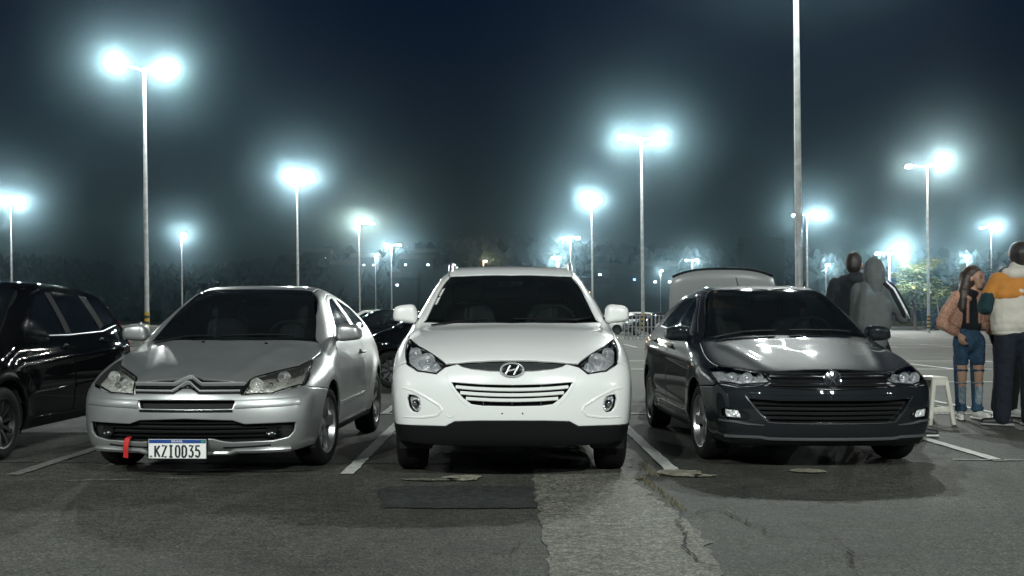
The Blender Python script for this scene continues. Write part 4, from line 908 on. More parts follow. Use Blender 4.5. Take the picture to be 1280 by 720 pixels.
# ---------------------------------------------------------------- black tall hatchback at the edge of the picture
def build_mini():
    c = Car('compact_car', MINI, (-4.86, 8.2, 0), -.030, 'black tall compact car cut off at the edge, beside the silver hatchback', 'car', 'parked cars')
    B = MAT['paint_black']
    hl = [(.10,.42,.62),(.09,.50,.57),(.16,.68,.58),(.30,.79,.64),(.52,.80,.78),(.62,.77,.83),(.42,.66,.80),(.22,.5,.72)]
    q = dict(paint=B, glass=MAT['tinted_glass'], axles=(.80,.30,3.25,.30,.345), sill=.20, seam_angle=.98, track=.83, tyre=(.30,.19), rim='multi', rim_mat=MAT['rim_dark'],
        hood=[('t',.12,0),('t',.125,.25),('t',.14,.42),('t',.22,.495),('t',.42,.655),('t',.62,.765),('t',.85,.76)],
        cowl=[('t',.92,.70),('t',.83,.45),('t',.78,.25),('t',.76,0)],
        ws=[('t',.795,0),('t',.815,.25),('t',.865,.45),('t',.97,.69),('t',1.3,.61),('t',1.66,.51),('t',1.64,.40),('t',1.61,.2),('t',1.60,0)],
        roof=[('t',1.605,0),('t',1.615,.2),('t',1.645,.40),('t',1.667,.515),('t',2.1,.515),('t',2.7,.505),('t',3.2,.49),('t',3.38,.46),('t',3.42,.2),('t',3.43,0)],
        head_edge=[(.335,.80,.62),(.31,.797,.645),(.52,.806,.785)],
        border=[('t',.62,.770),('t',.85,.765),('t',.975,.696),('t',1.3,.616),('t',1.668,.52),('t',2.1,.519),('t',2.7,.509),('t',3.2,.494),('t',3.38,.464)],
        rear_edge=[('t',3.425,.2),('t',3.435,0),(3.72,0,1.1),(3.95,0,.6),(3.90,0,.27),('s',3.75,.25)],
        doors=[dict(outline=[(1.16,.30),(1.14,.55),(1.16,.92),(1.22,1.0),(1.56,1.22),(1.78,1.36),(2.0,1.405),(2.08,1.40),(2.12,1.0),(2.13,.6),(2.12,.30)], windows=[[(1.34,1.0),(2.04,1.0),(2.02,1.375),(1.83,1.345),(1.62,1.22)]], handle=(1.98,.88)),
               dict(outline=[(2.135,.30),(2.145,.6),(2.135,1.0),(2.095,1.402),(2.6,1.40),(2.82,1.385),(2.96,1.05),(2.98,.8),(2.88,.55),(2.82,.30)], windows=[[(2.17,1.0),(2.87,1.02),(2.76,1.36),(2.14,1.375)]], handle=(2.84,.92))],
        quarter=[[(3.02,1.06),(3.40,1.10),(3.2,1.30),(2.93,1.35)]],
        rear_glass_w=[(3.5,0.02,1.35),(3.42,.45,1.33),(3.62,.55,1.05),(3.76,.02,1.05)],
        tail=[[(3.74,.66,1.1),(3.56,.70,1.12),(3.68,.78,.78),(3.86,.70,.78)]])
    c.shell(q)
    c.headlight(hl, [(.6,.66,.05,'bowl')])
    half = [('f',0,.69),('f',.25,.685),('f',.41,.66),('f',.43,.60),(.09,.50,.565),(.16,.69,.575),(.30,.797,.63),(.335,.81,.612)] + c.arch(.80,.30,.345,.96,-.28,10) + [('f',.68,.19),('f',.5,.18),('f',0,.18)]
    c.pan('front_bumper', 'w', c.full(c.W(half), 0), B, holes=[c.full(c.W([('f',0,.45),('f',.45,.44),('f',.40,.28),('f',0,.27)]), 0)], ins=.001)
    c.line('grille_bar', [('f', y, .66) for y in np.linspace(-.38,.38,15)], .02, .02, MAT['chrome'], off=.0)
    c.line('side_molding', [('s',1.2,.50),('s',1.7,.51),('s',2.11,.52)], .035, .012, MAT['paint_black'], off=.004, pair=True)
    c.line('side_molding', [('s',2.16,.52),('s',2.5,.53),('s',2.84,.54)], .035, .012, MAT['paint_black'], off=.004, pair=True)
    c.line('window_trim', [('s',1.36,.985),('s',2.1,.985),('s',2.9,1.005),('s',3.35,1.06)], .012, .008, MAT['satin_chrome'], off=.003, pair=True)
    for t in ([(2.045,1.0),(2.165,1.0),(2.135,1.375),(2.025,1.372)], [(2.88,1.025),(3.01,1.06),(2.92,1.345),(2.77,1.36)]): c.pan('pillar_trim', 'w', c.W([('s', *p) for p in t]), MAT['pillar_grey'], pair=True, off=.003, lip=.008)
    c.mirror(1.28, .865, .99, B, (.085,.10,.068))
    return c
principled('pillar_grey', (.03,.03,.031), .8, spec=.05)
mini = build_mini()
# ---------------------------------------------------------------- lamp posts
principled('pole_paint', (.42,.43,.42), .5, .3); noise_var(MAT['pole_paint'], 6, (.34,.35,.34), (.48,.49,.48), 'Base Color')
principled('band_yellow', (.55,.34,.02), .6); principled('band_black', (.02,.02,.02), .6); principled('lamp_housing', (.25,.25,.25), .5, .3)
def emitter(name, col, st):
    m = principled(name, (.8,.8,.8), .4, emit=col, est=st); return m
emitter('lamp_white', (.95,1,.98), 60); emitter('lamp_warm', (1,.62,.30), 30); emitter('lamp_dim', (.9,1,1), 8)
_lamp = {}
HLAMP = 12.0
def lamp_meshes():
    if _lamp: return _lamp
    def data(n, d, m, **kw): o = mk(n, d, MAT[m], None, **kw); me = o.data; bpy.data.objects.remove(o); _lamp[n] = me
    data('pole', tube([(0,0,0),(0,0,4),(0,0,8),(0,0,HLAMP)], [.105,.095,.08,.06], 14), 'pole_paint')
    data('base_plate', boxd((-.22,-.22,0),(.22,.22,.035)), 'pole_paint', smooth=False, bevel=.008)
    data('collar', lathe_y([(.11,-.12),(.12,-.1),(.12,.1),(.11,.12)], 14), 'pole_paint')
    data('arm', tube([(0,0,-.10),(.35,0,.0),(.8,0,.05),(1.0,0,.05)], [.04,.035,.03,.03], 8), 'pole_paint')
    # flood head: wedge housing that leans forward, glass below its lip
    v = [(-.28,-.22,-.06),(.28,-.22,-.06),(.30,.20,-.10),(-.30,.20,-.10),(-.20,-.12,.07),(.20,-.12,.07),(.22,.16,.06),(-.22,.16,.06)]
    data('lamp_head', (v, [(0,1,2,3),(4,7,6,5),(0,4,5,1),(1,5,6,2),(2,6,7,3),(3,7,4,0)], None), 'lamp_housing', smooth=False, bevel=.012)
    d = ellipsoid((0,0,-.085), (.25,.18,.06), 8, 20, .7); data('lamp_glass', d, 'lamp_white')
    data('lamp_glass_warm', d, 'lamp_warm'); data('lamp_glass_dim', d, 'lamp_dim')
    for nm, mt in (('band_y','band_yellow'),('band_b','band_black')):
        data(nm, tube([(0,0,0),(0,0,.13)], .112, 14), mt)
    return _lamp
def lamp_post(X, Y, label, heads, tilt=-.011, h=HLAMP, bands=False, power=4300, warm=False, light=True, tint=(.93,1,.96), group='lamp posts of the car park'):
    """heads: list of (dx, dz, brightness)"""
    L = lamp_meshes(); r = empty('lamp_post', (X, Y, 0)); tag(r, label, 'lamp post', group); r.rotation_euler = (0, tilt, 0)
    k = h / HLAMP
    p = put('pole', L['pole'], r); p.scale = (1, 1, k); put('base_plate', L['base_plate'], r)
    if bands:
        for i in range(8): b = put('warning_band', L['band_y' if i % 2 else 'band_b'], r); b.location = (0, 0, .30 + i * .13)
    for dx, dz, br in heads:
        if abs(dx) > .3:
            a = put('arm', L['arm'], r); a.location = (0, 0, h - .05); a.scale = (dx, 1, 1); a.rotation_euler = (0, -dz / dx * .5, 0)
        hd = put('lamp_head', L['lamp_head'], r); hd.location = (dx * 1.12, -.05, h + dz); hd.rotation_euler = (math.radians(-22), 0, 0)
        g = put('lamp_glass', L['lamp_glass_warm'] if warm else L['lamp_glass'] if br > .3 else L['lamp_glass_dim'], hd)
        if light and br > 0:
            l = bpy.data.lights.new('lamp_light', 'POINT'); l.energy = power * br; l.color = (1,.66,.36) if warm else tint; l.shadow_soft_size = .16
            o = bpy.data.objects.new('lamp_light', l); COL.objects.link(o); o.parent = r; o.location = (dx * 1.12, -.52, h + dz - .12)
    return r
def lamp_px(px, ytop, *a, **kw):
    D = (HLAMP - CAMH) * FPX / (VPY - ytop); return lamp_post((px - VPX) / FPX * D, D, *a, **kw)
two = [(-1,.25,1),(1,-.05,1)]
lamp_px(184, 85, 'tall twin-headed lamp post behind the silver hatchback, biggest glow at top left', [(-1,.28,1),(1,-.05,1)], bands=True)
lamp_px(15, 252, 'twin-headed lamp post above the roof of the black compact car', two)
lamp_px(228, 293, 'distant single-headed lamp post just right of the tallest left post', [(0.35,.1,1.3)])
lamp_px(373, 220, 'twin-headed lamp post rising behind the roof of the silver hatchback', [(-.35,.1,1),(1,-.05,.8)])
lamp_px(450, 279, 'distant lamp post with a small second lamp, above the silver car tail', [(-.1,.1,1.1),(1.4,0,.3)], tint=(1,.90,.74))
lamp_px(490, 306, 'far twin-headed lamp post nearest the white SUV mirror', [(-.6,.1,.9),(1.1,0,.4)])
lamp_px(470, 318, 'farther lamp post between two others, behind the silver car tail', [(0.35,0,.6)])
lamp_px(741, 249, 'twin-headed lamp post above the roof rail of the white SUV', [(-.35,.1,1.2),(.6,0,.4)])
lamp_px(714, 297, 'far twin-headed lamp post rising behind the white SUV roof', [(-.6,0,.8),(.9,0,.4)])
lamp_px(697, 322, 'farthest lamp post peeping over the white SUV roof', [(-.6,0,.4),(.35,0,.6)])
lamp_px(804, 172, 'twin-headed lamp post with yellow and black bands between the SUV and the sedan', [(-1,.05,1),(1.0,.0,1)], bands=True)
lamp_post((1000-VPX)/FPX*30, 30, 'nearest thick lamp post right behind the dark sedan, its lamps above the picture', [(-1,.1,1.1),(1,.1,1.1)], bands=True)
lamp_px(1161, 207, 'lamp post with one dim and one bright head above the woman and the tree', [(-1.2,.0,.25),(.8,.25,1.4)], bands=True, tint=(1,.95,.86))
lamp_px(1010, 268, 'lamp post whose glow shows beside the thick post over the sedan', [(-1.2,0,.3),(1,.1,1.2)])
lamp_px(1240, 284, 'distant lamp post above the heads of the woman and the man', [(-1,.0,.4),(.5,.1,1)])
lamp_px(1210, 320, 'far lamp post glowing just above the woman', [(-.35,0,.8)])
lamp_post((1112-VPX)/FPX*92, 92, 'short dim twin-headed lamp post in front of the lit tree', [(-.8,0,.06),(.8,.15,1.6)], h=6.4)
lamp_px(1033, 331, 'small bright lamp post left of the hooded person', [(0.35,0,.8)])
lamp_px(866, 325, 'far twin lamp post over the raised tailgate', [(-1,0,.3),(.8,0,.6)])
lamp_px(826, 338, 'tiny lamp post left of the raised tailgate', [(0.35,0,.6)], warm=False)
lamp_px(807, 345, 'tiniest lamp post, right beside the banded post', [(0.35,0,.5)])
lamp_px(605, 326, 'warm orange lamp post just over the roof of the white SUV', [(0.35,0,.22)], warm=True)
# the same grid goes on behind the photographer
for X, Y, b, w in ((-8.5,-11,1.75,'left behind the photographer, nearer one'),(9.5,-13,1.75,'right behind the photographer, nearer one'),(-30,-8,.5,'far left behind the photographer'),(30,-10,.5,'far right behind the photographer')):
    lamp_post(X, Y, 'twin-headed lamp post outside the picture, ' + w, [(-1,.1,b),(1,.1,b)])
# ---------------------------------------------------------------- people
def capsules(segs, n=12):
    V = []; F = []
    for s in segs:
        p, r0, q, r1 = np.array(s[0], float), s[1], np.array(s[2], float), s[3]; fl = s[4] if len(s) > 4 else (1, 1)
        t = q - p; L = np.linalg.norm(t); t = t / L if L > 1e-6 else np.array([0, 0, 1.])
        up = np.array(s[5], float) if len(s) > 5 else (np.array([0, 1., 0]) if abs(t[1]) < .9 else np.array([1., 0, 0]))
        a = np.cross(up, t); a /= np.linalg.norm(a); b = np.cross(t, a); k = len(V); rings = []
        for i in range(5): ph = -math.pi / 2 + math.pi / 2 * i / 4; rings.append((p + t * r0 * math.sin(ph), r0 * math.cos(ph)))
        for i in range(5): ph = math.pi / 2 * i / 4; rings.append((q + t * r1 * math.sin(ph), r1 * math.cos(ph)))
        for c, r in rings:
            r = max(r, 1e-4)
            for j in range(n): u = 2 * math.pi * j / n; V.append(c + a * r * fl[0] * math.cos(u) + b * r * fl[1] * math.sin(u))
        for i in range(9):
            for j in range(n): F.append((k + i * n + j, k + i * n + (j + 1) % n, k + (i + 1) * n + (j + 1) % n, k + (i + 1) * n + j))
        F.append(tuple(k + j for j in range(n))[::-1]); F.append(tuple(k + 9 * n + j for j in range(n)))
    return V, F, None
def flesh(name, segs, mat, parent, voxel=.012, it=6, folds=0., fsize=.12):
    """limbs and volumes grown together into one continuous skin"""
    o = mk(name, capsules(segs), mat, None); m = o.modifiers.new('r', 'REMESH'); m.mode = 'VOXEL'; m.voxel_size = voxel; m.use_smooth_shade = True
    s = o.modifiers.new('s', 'SMOOTH'); s.iterations = it; s.factor = .5
    if folds:
        t = bpy.data.textures.new('folds', 'CLOUDS'); t.noise_scale = fsize; t.noise_depth = 2; d = o.modifiers.new('d', 'DISPLACE'); d.texture = t; d.strength = folds; d.mid_level = .5; d.texture_coords = 'LOCAL'
    dg = bpy.context.evaluated_depsgraph_get(); dg.update(); me = bpy.data.meshes.new_from_object(o.evaluated_get(dg)); bpy.data.objects.remove(o)
    me.name = name; me.materials.clear(); me.materials.append(mat); me.polygons.foreach_set('use_smooth', [True] * len(me.polygons)); me.update()
    return put(name, me, parent)
def hand(w, d, up, size=1.):
    """palm and five curled fingers: w wrist, d pointing direction, up = back of the hand"""
    w, d, up = (np.array(x, float) for x in (w, d, up)); d /= np.linalg.norm(d); s = np.cross(d, up); s /= np.linalg.norm(s); up = np.cross(s, d); k = size
    L = [(w, .026 * k, w + d * .075 * k, .034 * k, (1, .5), up)]
    for i, (off, ln) in enumerate(((-.03, .062), (-.010, .072), (.011, .068), (.030, .054))):
        a = w + d * .085 * k + s * off * k; b = a + d * ln * .5 * k - up * .012 * k; c = b + d * ln * .35 * k - up * .03 * k
        L += [(a, .0095 * k, b, .009 * k), (b, .009 * k, c, .0078 * k)]
    a = w + d * .025 * k - s * .03 * k; b = a + d * .035 * k - s * .022 * k - up * .012 * k; c = b + d * .03 * k - up * .018 * k + s * .008 * k
    return L + [(a, .012 * k, b, .0105 * k), (b, .0105 * k, c, .009 * k)]
def head_segs(c, fwd, k=1.):
    """skull, jaw, nose, ears; c = centre of the head"""
    c = np.array(c, float); f = np.array(fwd, float); f /= np.linalg.norm(f); u = np.array([0, 0, 1.]); s = np.cross(f, u)
    return [(c + u * .035 * k - f * .015 * k, .088 * k, c + u * .02 * k + f * .02 * k, .082 * k), (c - u * .01 * k + f * .03 * k, .070 * k, c - u * .075 * k + f * .045 * k, .042 * k),
            (c + f * .092 * k + u * .012 * k, .011 * k, c + f * .108 * k - u * .022 * k, .015 * k), (c + f * .085 * k - u * .055 * k, .016 * k, c + f * .080 * k - u * .052 * k, .016 * k),
            (c + s * .086 * k + u * .01 * k, .018 * k, c + s * .088 * k - u * .025 * k, .011 * k), (c - s * .086 * k + u * .01 * k, .018 * k, c - s * .088 * k - u * .025 * k, .011 * k),
            (c - u * .07 * k - f * .02 * k, .055 * k, c - u * .16 * k - f * .035 * k, .058 * k)]
def face_bits(c, fwd, parent, k=1.):
    c = np.array(c, float); f = np.array(fwd, float); f /= np.linalg.norm(f); u = np.array([0, 0, 1.]); s = np.cross(f, u)
    for sg in (-1, 1):
        e = mk('eye', ellipsoid(c + f * .092 * k + u * .018 * k + s * sg * .032 * k, (.010, .013, .006), 6, 12), MAT['eye_dark'], parent)
        mk('eyebrow', tube([c + f * .094 * k + u * .036 * k + s * sg * .016 * k, c + f * .092 * k + u * .040 * k + s * sg * .034 * k, c + f * .078 * k + u * .034 * k + s * sg * .05 * k], .004, 6), MAT['hair_dark'], parent)
    mk('mouth', tube([c + f * .088 * k - u * .048 * k - s * .024 * k, c + f * .097 * k - u * .052 * k, c + f * .088 * k - u * .048 * k + s * .024 * k], [.004, .007, .004], 8), MAT['lips'], parent)
def shoe(p, d, mat, sole, parent, k=1.):
    """p = ankle point on the ground plane, d = toe direction"""
    p = np.array((p[0], p[1], 0.)); d = np.array((d[0], d[1], 0.), float); d /= np.linalg.norm(d); u = np.array([0, 0, 1.])
    up = flesh('shoe', [(p - d * .045 * k + u * .06, .042 * k, p + d * .06 * k + u * .055, .045 * k), (p + d * .05 * k + u * .048, .045 * k, p + d * .165 * k + u * .042, .036 * k), (p - d * .03 * k + u * .07, .042 * k, p - d * .01 * k + u * .11, .042 * k)], mat, parent, .010, 4)
    flesh('sole', [(p - d * .055 * k + u * .018, .048 * k, p + d * .06 * k + u * .018, .046 * k, (1, .38), (0, 0, 1)), (p + d * .06 * k + u * .018, .046 * k, p + d * .17 * k + u * .02, .040 * k, (1, .40), (0, 0, 1))], sole, up, .009, 2)
principled('skin', (.36,.20,.13), .55); principled('skin_pale', (.42,.25,.17), .55); principled('eye_dark', (.02,.015,.012), .3); principled('lips', (.30,.09,.08), .5); principled('hair_dark', (.014,.010,.008), .5); principled('hair_brown', (.030,.016,.010), .5)
def cloth(n, c, r=.9, var=.18, sc_=30):
    m = principled(n, c, r, spec=.2); noise_var(m, sc_, tuple(x * (1 - var) for x in c), tuple(x * (1 + var) for x in c), 'Base Color'); bump(m, 160, .35, .004); return m
cloth('fleece_tan', (.42,.235,.165), .95, .3, 60); bump(MAT['fleece_tan'], 70, .9, .02); cloth('denim', (.030,.065,.11), .85, .3, 22); cloth('denim_light', (.20,.25,.28), .9, .3, 30); cloth('knit_black', (.008,.008,.009)); cloth('hoodie_grey', (.085,.093,.092), .95, .05, 12); cloth('hoodie_dark', (.016,.019,.022)); cloth('orange_cloth', (.42,.17,.035), .9, .06, 12); cloth('beige_cloth', (.48,.45,.39), .9, .06, 12); cloth('teal_cloth', (.012,.032,.036)); cloth('navy_cloth', (.012,.015,.022)); cloth('white_cloth', (.65,.65,.62))
principled('sneaker_white', (.60,.59,.55), .6); principled('sole_white', (.70,.70,.67), .6); principled('sole_grey', (.22,.22,.21), .7); principled('shoe_black', (.015,.015,.016), .5); principled('phone', (.02,.02,.022), .2); principled('phone_screen', (.05,.06,.07), .1)
def person(X, Y, label, rz=0.): return tag(empty('person', (X, Y, 0), rz), label, 'person', 'people standing in the car park')
def build_woman():
    P = person(5.18, 12.5, 'woman with long dark hair in a tan fleece jacket and ripped jeans'); S = MAT['skin_pale']; f = np.array([.62, -.75, 0])
    hc = (.07, -.02, 1.575)
    body = flesh('body', head_segs(hc, (.50,-.85,-.10), .96) + [((.03,0,1.40), .06, (.05,0,1.48), .05), ((0,0.02,1.30), .095, (-.01,0.02,1.02), .095), ((-.01,0,.95), .10, (-.01,0,.90), .10),
        ((-.085,.0,.86), .075, (-.085,-.02,.48), .048), ((-.085,-.02,.48), .048, (-.075,.03,.10), .035), ((.085,0,.86), .075, (.10,-.02,.48), .048), ((.10,-.02,.48), .048, (.105,.03,.10), .035),
        ((-.17,0,1.34), .05, (-.27,.03,1.10), .04), ((-.27,.03,1.10), .04, (-.17,-.10,.96), .03), ((.19,0,1.34), .05, (.26,.03,1.12), .04), ((.26,.03,1.12), .04, (.19,-.12,.98), .03)] + hand((-.16,-.11,.965), (.25,-.3,-.9), (-.8,-.4,.2)), S, P, .009, 5)
    face_bits(hc, (.50,-.85,-.10), body, .96)
    flesh('top', [((0,-.01,1.36), .11, (0,-.015,1.06), .12, (1.15,.85))], MAT['knit_black'], P, .014, 4)
    jk = flesh('jacket', [((-.13,.0,1.375), .07, (-.225,.02,1.22), .075), ((-.225,.02,1.22), .078, (-.285,.03,1.08), .07), ((-.285,.03,1.08), .07, (-.19,-.09,.985), .055), ((.13,0,1.375), .07, (.22,.02,1.22), .075), ((.22,.02,1.22), .075, (.265,.02,1.09), .066), ((.265,.02,1.09), .066, (.20,-.09,.99), .05),
        ((-.10,.02,1.36), .085, (-.115,.02,1.09), .10), ((.10,.02,1.36), .08, (.115,.02,1.09), .095), ((-.05,.05,1.37), .09, (-.05,.06,1.09), .10), ((.05,.05,1.37), .09, (.05,.06,1.09), .10), ((-.09,.0,1.42), .045, (-.03,-.08,1.35), .035), ((.10,.0,1.42), .04, (.07,-.075,1.35), .032)], MAT['fleece_tan'], P, .012, 4, .02, .05)
    for sx in (-.045, .062): mk('jacket_edge', tube([(sx,-.085,1.36), (sx * 1.2,-.105,1.2), (sx * 1.2,-.10,1.08)], .016, 8), MAT['fleece_tan'], jk)
    jn = flesh('jeans', [((-.01,0,.98), .125, (-.01,0,.88), .145, (1.1,.85)), ((-.085,0,.88), .095, (-.085,-.01,.66), .078), ((.085,0,.88), .095, (.095,-.01,.66), .078)], MAT['denim'], P, .012, 4, .012, .06)
    for x0, x1 in ((-.085,-.078), (.10,.105)):   # legs below the torn thighs: back panel, torn straps and the lower legs
        flesh('jeans_leg', [((x0,.03,.70), .078, (x0,.03,.45), .068), ((x0,.03,.45), .066, (x1,.035,.12), .056)], MAT['denim'], jn, .011, 3)
        mk('torn_strap', lathe_strap((x0,.0,.555), .066, .026), MAT['denim'], jn); mk('torn_hem', lathe_strap((x0,-.0,.415), .062, .014), MAT['denim_light'], jn)
        flesh('shin_panel', [((x1,-.015,.36), .046, (x1,.01,.20), .044)], MAT['denim_light'], jn, .011, 3); mk('cuff', lathe_strap((x1,.03,.125), .062, .045), MAT['denim'], jn)
    hr = flesh('hair', [((.045,.015,1.63), .105, (.03,.03,1.55), .10), ((-.01,.03,1.60), .085, (-.03,.05,1.38), .065), ((-.03,.05,1.40), .06, (-.07,.0,1.20), .035), ((-.03,-.01,1.58), .055, (-.07,-.02,1.42), .06), ((-.07,-.03,1.42), .062, (-.10,-.075,1.24), .04), ((-.06,.0,1.45), .06, (-.12,-.04,1.27), .04), ((.11,.05,1.58), .06, (.12,.06,1.38), .045), ((.12,.05,1.38), .045, (.11,.0,1.24), .03)], MAT['hair_brown'], P, .011, 3, .012, .03)
    shoe((-.08,.03), (-.35,-.9), MAT['sneaker_white'], MAT['sole_white'], P, 1.05); shoe((.11,.03), (.25,-.95), MAT['sneaker_white'], MAT['sole_white'], P, 1.05)
    return P
def lathe_strap(c, r, h):
    n = 20; v = []; f = []
    for i in range(n):
        a = 2 * math.pi * i / n
        for rr, z in ((r, -h / 2), (r + .006, 0), (r, h / 2), (r - .01, h / 2), (r - .01, -h / 2)): v.append((c[0] + rr * math.cos(a), c[1] + rr * math.sin(a), c[2] + z + random.uniform(-.003, .003)))
    for i in range(n):
        j = (i + 1) % n
        for k in range(5): f.append((i * 5 + k, i * 5 + (k + 1) % 5, j * 5 + (k + 1) % 5, j * 5 + k))
    return v, f, None
def build_man():
    P = person(5.36, 11.75, 'man seen from behind in an orange, beige and dark green jacket'); S = MAT['skin']
    hc = (.06,.08,1.80)
    flesh('body', head_segs(hc, (-.25,.95,-.12), 1.03) + [((.02,.03,1.50), .10, (0,0,1.10), .10), ((0,0,1.02), .10, (0,0,.96), .10), ((-.11,0,.94), .09, (-.13,0,.52), .06), ((-.13,0,.52), .06, (-.12,.03,.10), .045), ((.11,0,.94), .09, (.14,0,.52), .06), ((.14,0,.52), .06, (.15,.03,.10), .045),
        ((-.20,.02,1.52), .06, (-.29,.03,1.24), .05), ((-.29,.03,1.24), .05, (-.20,.26,1.26), .036), ((.20,.02,1.52), .06, (.30,.03,1.24), .05), ((.30,.03,1.24), .05, (.20,.24,1.36), .036)] + hand((-.20,.27,1.26), (.45,.85,.2), (0,-.2,1)) + hand((.20,.25,1.37), (-.4,.8,.35), (.2,0,1)), S, P, .010, 5)
    flesh('hair', [((.058,.04,1.85), .098, (.055,.05,1.80), .098), ((.055,.0,1.82), .085, (.055,.0,1.76), .075)], MAT['hair_dark'], P, .011, 3, .006, .02)
    j = flesh('jacket', [((-.10,.0,1.38), .145, (-.10,.0,1.10), .15, (1.1,.95)), ((.10,.0,1.38), .145, (.10,.0,1.10), .15, (1.1,.95)), ((0,0,1.36), .15, (0,0,1.10), .16), ((-.12,.0,1.04), .135, (.12,.0,1.04), .135, (.8,1.)), ], MAT['beige_cloth'], P, .013, 4, .016, .10)
    flesh('yoke', [((-.15,.01,1.53), .085, (.15,.01,1.53), .085), ((-.12,0,1.46), .125, (.12,0,1.46), .125), ((-.12,0,1.38), .148, (.12,0,1.38), .148, (.7,1.)), ((-.18,.01,1.53), .09, (-.265,.02,1.38), .085), ((.18,.01,1.53), .09, (.265,.02,1.38), .085)], MAT['orange_cloth'], j, .013, 4, .010, .08)
    flesh('sleeve', [((-.265,.02,1.37), .088, (-.305,.03,1.25), .084), ((-.305,.03,1.25), .082, (-.21,.20,1.25), .06)], MAT['teal_cloth'], j, .012, 4, .012, .05)
    flesh('sleeve', [((.265,.02,1.37), .088, (.31,.03,1.25), .084), ((.31,.03,1.25), .082, (.215,.19,1.33), .06)], MAT['teal_cloth'], j, .012, 4, .012, .05)
    flesh('collar', [((-.09,.0,1.61), .055, (.10,.0,1.62), .055), ((-.05,-.03,1.60), .07, (.08,-.03,1.61), .07), ((.02,.05,1.62), .085, (.03,.05,1.66), .08)], MAT['beige_cloth'], j, .012, 4)
    flesh('hem', [((-.14,.0,.985), .10, (.14,.0,.985), .10, (.5,1.25))], MAT['beige_cloth'], j, .012, 4)
    flesh('trousers', [((-.10,0,.98), .12, (-.13,.0,.52), .098), ((-.13,0,.52), .098, (-.13,.03,.09), .088), ((.10,0,.98), .12, (.15,0,.52), .098), ((.15,0,.52), .098, (.16,.03,.09), .088), ((-.08,0,.97), .125, (.08,0,.97), .125)], MAT['navy_cloth'], P, .013, 4, .016, .10)
    shoe((-.12,.03), (-.75,.3), MAT['shoe_black'], MAT['sole_grey'], P, 1.12); shoe((.16,.03), (.35,-.8), MAT['shoe_black'], MAT['sole_grey'], P, 1.12)
    mk('phone', obox((-.145,.36,1.30), (.035,.0,.0), (0,.03,.065), (0,.005,-.002)), MAT['phone'], P, False)
    return P
def build_third():
    P = person(5.72, 12.75, 'person in dark clothes and white sneakers, mostly hidden behind the man', .4); S = MAT['skin']
    hc = (0,0,1.57)
    b = flesh('body', head_segs(hc, (-.6,-.7,0), .98) + [((0,0,1.30), .10, (0,0,.95), .10), ((-.09,0,.9), .08, (-.10,0,.48), .055), ((-.10,0,.48), .055, (-.16,.0,.10), .04), ((.09,0,.9), .08, (.10,0,.48), .055), ((.10,0,.48), .055, (.10,.03,.10), .04), ((-.18,0,1.36), .05, (-.24,.0,1.08), .042), ((-.24,0,1.08), .042, (-.22,-.06,.80), .03), ((.18,0,1.36), .05, (.24,0,1.08), .042), ((.24,0,1.08), .042, (.22,-.06,.80), .03)] + hand((-.22,-.06,.79), (0,-.2,-1), (-1,0,0)) + hand((.22,-.06,.79), (0,-.2,-1), (1,0,0)), S, P, .010, 5)
    face_bits(hc, (-.6,-.7,0), b, .98)
    flesh('hair', [((0,.03,1.63), .098, (.01,.04,1.56), .095)], MAT['hair_dark'], P, .012, 3)
    flesh('sweater', [((0,0,1.36), .14, (0,0,1.0), .15, (1.15,.85)), ((-.18,0,1.38), .075, (-.25,0,1.08), .065), ((-.25,0,1.08), .065, (-.225,-.05,.86), .05), ((.18,0,1.38), .075, (.25,0,1.08), .065), ((.25,0,1.08), .065, (.225,-.05,.86), .05)], MAT['hoodie_dark'], P, .014, 4, .012, .08)
    flesh('trousers', [((0,0,.98), .13, (0,0,.90), .14), ((-.09,0,.90), .10, (-.10,0,.48), .078), ((-.10,0,.48), .078, (-.16,.0,.12), .065), ((.09,0,.90), .10, (.10,0,.48), .078), ((.10,0,.48), .078, (.10,.03,.12), .065)], MAT['knit_black'], P, .014, 4, .012, .08)
    shoe((-.16,.0), (-.7,-.6), MAT['sneaker_white'], MAT['sole_white'], P, 1.05); shoe((.10,.03), (.2,-.95), MAT['sneaker_white'], MAT['sole_white'], P, 1.05)
    return P
